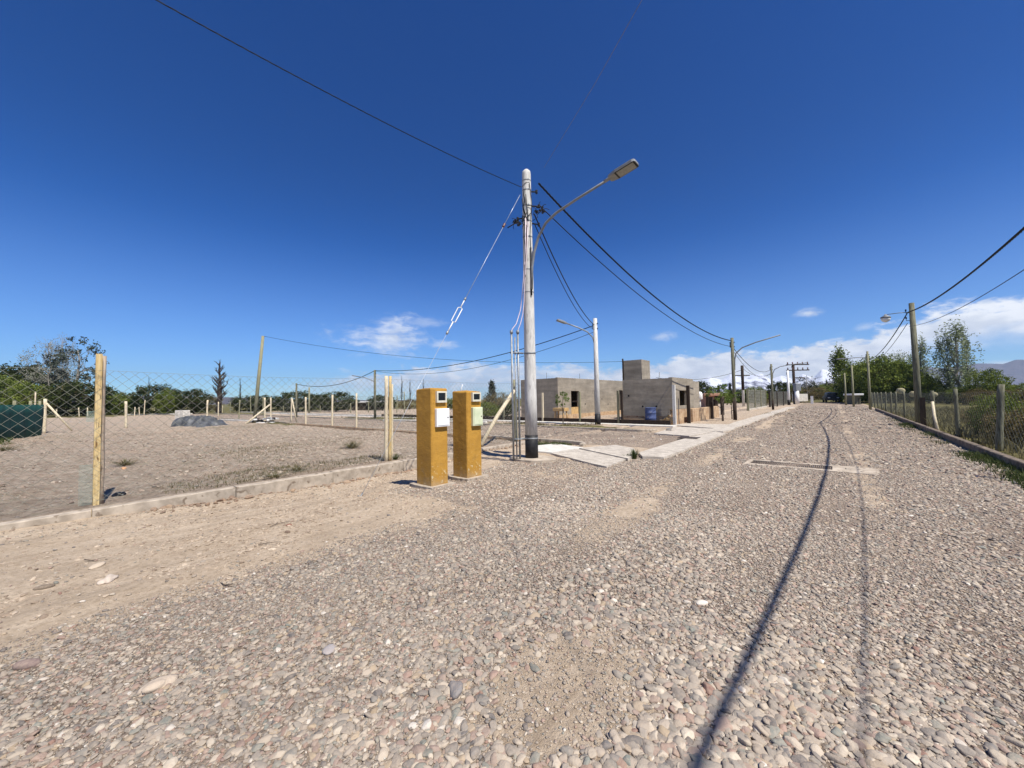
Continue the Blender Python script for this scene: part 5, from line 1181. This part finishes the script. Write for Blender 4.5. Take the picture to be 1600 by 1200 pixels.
def tree(px, d, pyt, kind, label, wide=1.0, name='tree', cat='tree', group=None, base=None):
    p = A(px, 640, d); p.z = 0
    if base is not None: p = Vector(base); p.z = 0
    h = A(px, pyt, depth(p)).z
    mt_, mc_ = proto(kind, random.randint(0, 2))
    if group is None: group = 'trees beyond the left field' if px < 720 else 'trees by the side street' if px < 900 else 'trees left of the road end' if px < 1300 else 'trees of the right field'
    e = empty(name, (p.x, p.y, hz(p.x, p.y) if d < 60 else 0), label, cat, group); rz = random.uniform(0, 6.28)
    for nm, me in (('trunk', mt_), ('crown', mc_)):
        if me is None: continue
        o = bpy.data.objects.new(nm, me); COL.objects.link(o); o.parent = e; o.scale = (h*wide, h*wide, h); o.rotation_euler = (0, 0, rz)
    return e
# left tree line
for a in [
  (-70, 66, 590, 'green', 'green tree just beyond the left picture edge', 1.3),
  (8, 64, 588, 'green', 'dense green tree behind the left part of the green screen', 1.2),
  (28, 72, 570, 'round', 'dark tree with a tall rounded top at the far left', 1.0),
  (48, 60, 600, 'green', 'bright green bushy tree above the green screen', 1.4),
  (62, 74, 570, 'round', 'dark tree left of the pale bare poplar', 1.0),
  (76, 68, 532, 'thin', 'tall pale nearly bare poplar leftmost of the three tall trees', .95),
  (96, 76, 524, 'thin', 'tall narrow nearly bare tree in the middle of the three tall trees', .55),
  (120, 70, 527, 'pine', 'tall airy conifer with layered branches left of the first fence post', .85),
  (100, 62, 598, 'brush', 'brownish dark bush under the tall conifer', 1.2),
  (132, 60, 596, 'round', 'dark bush directly left of the first fence post', 1.4),
  (172, 66, 610, 'round', 'dark bush directly right of the first fence post', 1.25),
  (186, 62, 614, 'green', 'dark green bush above the first far stake', 1.2),
  (212, 64, 618, 'round', 'low dark bush between first stake and the rounded tree', 1.2),
  (245, 62, 601, 'round', 'rounded dark tree behind the pale block stack', 1.4),
  (262, 60, 610, 'green', 'greyish green bush right of the rounded dark tree', 1.0),
  (303, 62, 608, 'round', 'dark bushy tree left of the dead tree', 1.25),
  (322, 64, 614, 'brush', 'olive bush touching the dead tree', 1.2),
  (389, 66, 618, 'round', 'low dark bush behind the leaning pole', 1.9),
  (418, 68, 617, 'round', 'low dark bush right of the leaning pole', 1.7),
  (466, 62, 611, 'round', 'dark rounded bush around the thin field pole', 1.9),
  (500, 70, 622, 'green', 'low bush between the two rounded dark bushes', 1.8),
  (525, 60, 612, 'round', 'wide dark rounded bush left of the white shed', 2.0),
  (598, 62, 617, 'round', 'dark bush directly right of the far field pole', 1.8),
  (640, 64, 622, 'brush', 'low brushy bush behind the near ochre pillar', 2.0),
  (700, 60, 622, 'green', 'low bush seen between the two ochre pillars', 1.8)]:
    tree(*a[:5], wide=a[5])
for a in [(342, 60, 563, 'bare', 'dark leafless dead looking tree standing alone in the left field', 1.15)]: tree(*a[:5], wide=a[5])
pt = onG(342, 652); 
for px, d, top_, lb in ((612, 75, 590, 'thin bare pole-like tree left of the near ochre pillar'), (628, 78, 586, 'taller thin bare tree beside the left one behind the fence post'), (641, 76, 592, 'third thin bare tree just left of the near ochre pillar'), (375, 76, 590, 'thin bare sapling right of the dead tree'), (232, 72, 588, 'pale thin bare sapling above the rounded dark tree'), (662, 80, 590, 'thin bare tree rising behind the near ochre pillar')):
    tree(px, d, top_, 'bare', lb, wide=.3)
# middle: behind pillars and pole
tree(769, 46, 596, 'cypress', 'grey green conifer behind the farther ochre pillar', 1.35)
tree(782, 40, 612, 'brush', 'low olive shrub at the foot of the grey green conifer', 1.5)
tree(760, 30, 628, 'green', 'dark green shrub by the side street left of the brace', 1.7)
tree(792, 32, 630, 'round', 'dark shrub behind the diagonal fence brace', 1.8)
p = onG(880, 664); tree(880, 21, 612, 'lime', 'slender young street tree before the left house wing', .62, base=(p.x, p.y, 0), name='young_tree')
p = Vector((-4.95, 24.6, 0)); tree(1140, 21.6, 600, 'lime', 'young leafy street tree beside the arched lamp pole', 1.02, base=p, name='young_tree')
p = Vector((-5.0, 27.4, 0)); tree(1160, 24, 615, 'lime', 'smaller young street tree behind the first leafy one', .85, base=p, name='young_tree')
# beyond the house
for a in [
  (1094, 60, 596, 'round', 'rounded dark tree right behind the grey house', 1.1), (1124, 75, 603, 'cypress', 'dark conifer beyond the vacant plot', 1.0), (1142, 80, 600, 'cypress', 'narrow dark conifer behind the arched lamp pole', .9),
  (1128, 66, 612, 'green', 'green tree behind the young street trees', 1.8), (1155, 68, 608, 'round', 'dark green tree between lamp pole and cross arm pole', 1.7), (1178, 66, 604, 'green', 'broad green tree right of the cross arm pole', 1.7), (1196, 72, 610, 'round', 'low dark tree left of the second arched lamp pole', 1.7),
  (1218, 70, 596, 'round', 'dark tree behind the slim white pole', 1.1), (1236, 74, 600, 'green', 'green tree behind the transformer pole', 1.3), (1262, 76, 586, 'pine', 'airy tall tree right of the transformer pole', 1.0),
  (1250, 68, 604, 'brush', 'olive brush at the left bend of the road end', 1.5), (1272, 84, 600, 'brush', 'olive tree closing the far road end', 1.5), (1288, 88, 600, 'green', 'green tree above the dark parked car', 1.4), (1282, 100, 594, 'brush', 'hazy olive tree behind the far road end', 1.4), (1204, 52, 622, 'brush', 'dry brush behind the second arched lamp pole', 1.6), (1222, 56, 622, 'brush', 'dry brush before the slim white pole', 1.5),
  (1252, 62, 620, 'brush', 'dry brown scrub by the far left road edge', 1.6), (1296, 92, 608, 'round', 'dark tree in shadow at the road end', 1.6),
  (1316, 62, 551, 'darkpoplar', 'tall dark green poplar leftmost of the right tree mass', 1.3), (1330, 66, 560, 'silver', 'silvery leafed tree beside the tall dark poplar', .9),
  (1345, 58, 574, 'green', 'green tree behind the third roadside pole', 1.1), (1362, 56, 562, 'green', 'broad green tree behind the second roadside pole', 1.05), (1382, 52, 556, 'green', 'large green tree in the middle of the right tree mass', 1.1), (1400, 54, 566, 'green', 'rounded green tree right of the large one', 1.0), (1420, 50, 574, 'green', 'olive green tree left of the wooden lamp pole', 1.1),
  (1412, 66, 546, 'silver', 'pale silvery tree behind the green mass', 1.0), (1445, 58, 536, 'poplar', 'pale wispy poplar behind the wooden lamp pole', 1.25), (1452, 48, 590, 'green', 'lower green tree right of the wooden lamp pole', 1.1), (1470, 52, 596, 'cypress', 'dark narrow conifer in the right field', .8),
  (1366, 70, 552, 'silver', 'pale airy tree rising over the second roadside pole', .9), (1392, 60, 570, 'green', 'light green tree filling the middle of the right mass', 1.2), (1432, 56, 584, 'green', 'yellow green tree behind the wooden lamp pole foot', 1.2), (1425, 62, 552, 'silver', 'airy grey green crown left of the wooden lamp pole', .8), (1462, 55, 600, 'green', 'short green tree right of the wooden lamp pole base', 1.4), (1522, 50, 604, 'green', 'low green tree under the right plume of the poplar', 1.3), (1600, 44, 600, 'green', 'olive crown at the right picture edge below the hills', 1.3), (1514, 47, 524, 'poplar', 'right plume of the feathery poplar pair', .8),
  (1500, 46, 512, 'poplar', 'large feathery pale poplar in the right field', 1.35), (1484, 47, 530, 'poplar', 'left lower plume of the feathery poplar pair', .9), (1505, 42, 606, 'green', 'dark green shrub under the feathery poplar', 1.5), (1480, 44, 608, 'round', 'dark shrub left below the feathery poplar', 1.6),
  (1545, 40, 578, 'green', 'olive tree right of the feathery poplar', 1.0), (1560, 42, 596, 'green', 'broad olive shrub at the right field edge', 1.3), (1535, 38, 606, 'brush', 'olive brown shrub between poplar and olive tree', 1.5), (1590, 36, 606, 'brush', 'brown green shrub at the right picture edge', 1.4), (1640, 34, 596, 'green', 'green tree beyond the right picture edge', 1.3)]:
    tree(*a[:5], wide=a[5])
# shrubs near the right fence
for (x, y, h, kd, lb, wd) in [(3.75, 18.3, 1.35, 'green', 'dense green bush behind the nearest right fence posts', 1.0), (3.7, 16.5, 1.0, 'brush', 'dry brown scrub just left of the nearest right fence post', 1.2), (4.0, 15.4, 1.1, 'brush', 'dry brown thicket at the right picture edge behind the fence', 1.2),
    (5.2, 20.0, 1.2, 'green', 'olive green bush behind the dense green one', 1.3), (4.2, 21.5, .8, 'brush', 'dry scrub behind the right fence between two posts', 1.4), (6.8, 22, 1.3, 'brush', 'grey brown scrub in the right field', 1.5), (9.0, 25, 1.5, 'brush', 'wide grey brown scrub farther into the right field', 1.6), (8.0, 30, 1.3, 'brush', 'low dry scrub beyond the leaning pale stake', 1.8), (11.5, 28, 1.7, 'green', 'green brown bush below the feathery poplar', 1.6), (13.5, 31, 1.9, 'brush', 'tall dry bush toward the middle of the right field', 1.6), (12, 24, 1.9, 'green', 'rough green bush near the right picture edge', 1.5), (5.2, 27, .8, 'brush', 'short scrub just behind the fence by the wooden lamp pole', 1.8)]:
    mt_, mc_ = proto(kd, 1); e = empty('shrub', (x, y, .08), lb, 'shrub', 'shrubs behind the right fence')
    for nm, me in (('trunk', mt_), ('crown', mc_)):
        o = bpy.data.objects.new(nm, me); COL.objects.link(o); o.parent = e; o.scale = (h*wd, h*wd, h); o.rotation_euler = (0, 0, x*3)
def blades(name, n, region, h, mat, label, seed, w_=.008, dens=None, lean=.35):
    rg = np.random.default_rng(seed); x0, x1, y0, y1 = region; x = rg.uniform(x0, x1, n); y = rg.uniform(y0, y1, n)
    if dens is not None: k = rg.random(n) < dens(x, y); x, y = x[k], y[k]
    n = len(x); z = hgt(x, y); hh = h*rg.uniform(.35, 1.2, n); a = rg.uniform(0, 6.28, n); ln = rg.normal(0, lean, (n, 2))*hh[:, None]
    u = np.stack([np.cos(a), np.sin(a), np.zeros(n)], 1)*w_*rg.uniform(.6, 1.5, (n, 1)); b_ = np.stack([x, y, z-.01], 1)
    m_ = b_+np.stack([ln[:, 0]*.35, ln[:, 1]*.35, hh*.55], 1); t_ = b_+np.stack([ln[:, 0], ln[:, 1], hh], 1)
    V = np.stack([b_-u, b_+u, m_+u*.7, m_-u*.7, t_+u*.15, t_-u*.15], 1).reshape(-1, 3); k = np.arange(n)*6
    Fc = np.concatenate([np.stack([k, k+1, k+2, k+3], 1), np.stack([k+3, k+2, k+4, k+5], 1)]); tn = np.repeat(np.clip(rg.normal(.5, .25, n), 0, 1), 6)
    o = npmesh(name, V, Fc, mat, attrs={'tone': tn}); return tag(o, label, 'grass', kind='stuff')
blades('tall_grass', 60000, (2.85, 16, 8, 48), .34, 'grass', 'tall dry grass and weeds behind the right fence', 1, .012, lambda x, y: np.clip(fnoise(x, y, .5, 4)*1.6-.25, 0, 1)*sstep(-y, -50, -20)**.3)
blades('verge_grass', 26000, (2.0, 2.56, 8, 30), .13, 'grass_green', 'low green grass along the foot of the right kerb', 2, .006, lambda x, y: np.clip(fnoise(x, y, .7, 3)*3.4-1.35, 0, 1)*sstep(x, 2.0, 2.45)*(1-.6*sstep(y, 14, 20)))
blades('verge_grass', 2500, (-4.2, -3.2, 20, 48), .12, 'grass', 'dry grass along the far left pavement edge', 3, .010, lambda x, y: np.clip(fnoise(x, y, .6, 3)*3-1.6, 0, 1))
blades('weeds', 12000, (-34, -6.6, 16.3, 19.0), .13, 'grass', 'patchy weeds between the side street kerb and the house pavement', 4, .012, lambda x, y: np.clip(fnoise(x, y, .5, 4)*3-1.4, 0, 1))
blades('weeds', 9000, (-40, -8.6, -4, 10.2), .055, 'grass', 'sparse dry weeds scattered over the bare field', 5, .010, lambda x, y: np.clip(fnoise(x, y, .45, 4)*4-2.35, 0, 1))
blades('weeds', 3500, (-9.9, -8.5, 1.2, 6.0), .07, 'grass', 'sparse grey green weeds just behind the left kerb', 11, .005, lambda x, y: np.clip(fnoise(x, y, .8, 3)*3.2-1.5, 0, 1))
blades('weeds', 5000, (-16, -10, 3, 8), .05, 'grass', 'thin patchy weeds in the middle of the bare lot', 12, .007, lambda x, y: np.clip(fnoise(x, y, .5, 4)*5-2.7, 0, 1))
blades('weeds', 9000, (-31, -23, -4.6, -1.2), .16, 'grass_green', 'green grass at the foot of the green screen', 6, .014, lambda x, y: np.exp(-((y-(-1.9+(x+28.4)*-.30))/.9)**2))
blades('weeds', 3000, (-8.1, -6.2, 10.0, 10.75), .09, 'grass_green', 'green weeds around the near side street kerb end', 8, .008, lambda x, y: np.clip(fnoise(x, y, 1.2, 3)*3-1.3, 0, 1))
def tuft(p, n, h, rad, label, mat='grass_green', seed=0):
    rg = np.random.default_rng(seed); p = Vector(p); a = rg.uniform(0, 6.28, n); r_ = rg.uniform(0, rad, n); hh = h*rg.uniform(.5, 1.1, n)
    b_ = np.stack([r_*np.cos(a)*.4, r_*np.sin(a)*.4, np.zeros(n)-.01], 1); t_ = b_+np.stack([np.cos(a)*r_*1.3, np.sin(a)*r_*1.3, hh], 1); m_ = (b_+t_)/2+np.array([0, 0, 1])*hh[:, None]*.15
    u = np.stack([-np.sin(a), np.cos(a), np.zeros(n)], 1)*.005; V = np.stack([b_-u, b_+u, m_+u*.8, m_-u*.8, t_+u*.1, t_-u*.1], 1).reshape(-1, 3); k = np.arange(n)*6
    Fc = np.concatenate([np.stack([k, k+1, k+2, k+3], 1), np.stack([k+3, k+2, k+4, k+5], 1)])
    o = npmesh('grass_tuft', V, Fc, mat, attrs={'tone': np.repeat(np.clip(rg.normal(.5, .25, n), 0, 1), 6)}); o.location = p; return tag(o, label, 'grass tuft', 'grass tufts on bare ground')
tuft(onG(991, 717), 190, .24, .11, 'taller green grass tuft at the corner of the concrete slabs', seed=1)
tuft(onG(981, 717), 90, .14, .12, 'shorter green grass tuft beside the taller one at the slab corner', seed=2)
tuft(onG(551, 700), 260, .24, .35, 'dry olive tuft in the bare lot left of the middle fence posts', 'grass', 3)
tuft(onG(196, 727), 160, .17, .24, 'yellowish dry tuft in the bare lot right of the first post', 'grass', 4)
tuft(onG(618, 718), 110, .14, .14, 'small green tuft at the foot of the middle fence posts', seed=5)
tuft(onG(430, 746), 90, .12, .3, 'sparse grey green weed behind the kerb', 'grass', 6)
tuft(onG(465, 736), 90, .14, .22, 'thin green weed behind the kerb nearer the ochre pillars', 'grass', 7)
tuft(onG(5, 705), 200, .2, .5, 'yellow green tuft at the left edge of the bare lot', 'grass', 8)
# twigs on the verge
def twig(px, py, L, az_, label, seed):
    p = onG(px, py); rg = random.Random(seed); pts = [p+Vector((math.cos(az_)*L*t_+rg.uniform(-.01, .01), math.sin(az_)*L*t_+rg.uniform(-.01, .01), .012+rg.uniform(0, .012))) for t_ in (0, .3, .6, 1)]
    mb = MB().tube(pts, [.004, .004, .003, .002], 5); mb.tube([pts[1], pts[1]+Vector((math.cos(az_+.7), math.sin(az_+.7), .1))*L*.35], [.003, .001], 4); o = mb.obj('twig', 'bark'); tag(o, label, 'twig', 'twigs on the dirt verge')
twig(130, 878, .32, R(30), 'thin dark twig lying on the left dirt verge', 1); twig(420, 825, .25, R(100), 'short upright looking twig in the middle of the dirt verge', 2); twig(345, 914, .2, R(10), 'small twig at the edge where dirt meets gravel', 3); twig(405, 853, .2, R(60), 'fine twig on the verge below the kerb middle', 4)
rock(onG(449, 832), .035, (90, 70, 56), 'dark brown clod in the middle of the dirt verge', 'dirt_clod', .4, 31, 'clod'); rock(onG(451, 821), .03, (120, 66, 50), 'reddish clod just above the dark one on the dirt verge', 'dirt_clod', .4, 32, 'clod')
rock(onG(425, 859), .035, (200, 184, 160), 'pale pebble below the clods on the dirt verge', 'flat_stone', .3, 33)

# ------------------------------------------------------------ hills and mountains
def ridge(name, prof_px, d, mat, back=900, seed=0, steps=160, rough=1.0):
    """mountain range: skyline heights by photo column at distance d, rising from the plain with real depth"""
    xs = np.array([p[0] for p in prof_px], float); ys = np.array([p[1] for p in prof_px], float)
    cols = np.linspace(xs[0], xs[-1], steps); tops = np.interp(cols, xs, ys); rg = np.random.default_rng(seed); V = []; rows = 22
    for j in range(rows+1):
        t_ = j/rows
        for i, (cx_, ty) in enumerate(zip(cols, tops)):
            dd = d*(1-.16)+d*.32*t_; p = A(cx_, 610, 1.0); a_ = math.atan2(p.x, p.y); q_ = A(cx_, ty, d); hgt_ = max(4, q_.z); dist = math.hypot(q_.x, q_.y)*dd/d
            sh = math.sin(min(1, t_/.5)*math.pi/2) if t_ < .5 else math.cos((t_-.5)/.5*math.pi/2)
            x_, y_ = math.sin(a_)*dist, math.cos(a_)*dist; nz = (fnoise(np.array([x_]), np.array([y_]), .0045, 6)[0]-.5)*hgt_*.75*math.sin(t_*math.pi)*rough*(0 if abs(t_-.5) < .01 else 1)
            V.append((x_, y_, max(-5, hgt_*sh**1.3*(1-.0)+nz*(1-sh**6))-3))
    Fs = [(j*steps+i, (j+1)*steps+i, (j+1)*steps+i+1, j*steps+i+1) for j in range(rows) for i in range(steps-1)]
    o = npmesh(name, V, [f[::-1] for f in Fs], mat, smooth=True); return tag(o, kind='structure')
ridge('mountains', [(1040, 612), (1070, 604), (1095, 594), (1110, 588), (1128, 593), (1143, 584), (1160, 590), (1175, 586), (1190, 583), (1205, 592), (1222, 586), (1240, 592), (1256, 584), (1272, 590), (1286, 576), (1292, 577), (1302, 583), (1320, 586), (1345, 592), (1380, 604)], 3600, 'mountain_snow', seed=1)
ridge('hills', [(1290, 612), (1340, 606), (1380, 598), (1425, 578), (1450, 572), (1480, 575), (1510, 570), (1530, 567), (1570, 568), (1590, 562), (1640, 560), (1760, 575)], 3300, 'hill', seed=2)
ridge('hills', [(1150, 618), (1180, 612), (1250, 606), (1270, 604), (1300, 596), (1330, 590), (1360, 596), (1400, 610)], 1700, 'hill', seed=3)
ridge('hills', [(-80, 622), (100, 618), (190, 617), (260, 617), (330, 619), (380, 620), (450, 622), (560, 624), (700, 624), (840, 626)], 1500, 'hill', seed=4, rough=.5)

# ------------------------------------------------------------ haze
V = []; hm = bpy.data.materials.new('haze'); hm.use_nodes = True; hm.node_tree.nodes.clear(); ht = NT(hm.node_tree)
ho = ht.add('ShaderNodeOutputMaterial'); hv = ht.add('ShaderNodeVolumePrincipled'); hv.inputs['Color'].default_value = (.58, .74, 1, 1); hv.inputs['Density'].default_value = .00014; hv.inputs['Anisotropy'].default_value = .2
ht.l.new(hv.outputs[0], ho.inputs['Volume'])
MT['haze'] = hm
hb = MB().box((0, 0, 145), (8600, 8600, 300)).obj('haze', 'haze'); hb['kind'] = 'stuff'; hb['label'] = 'thin bluish haze over the plain and mountains'
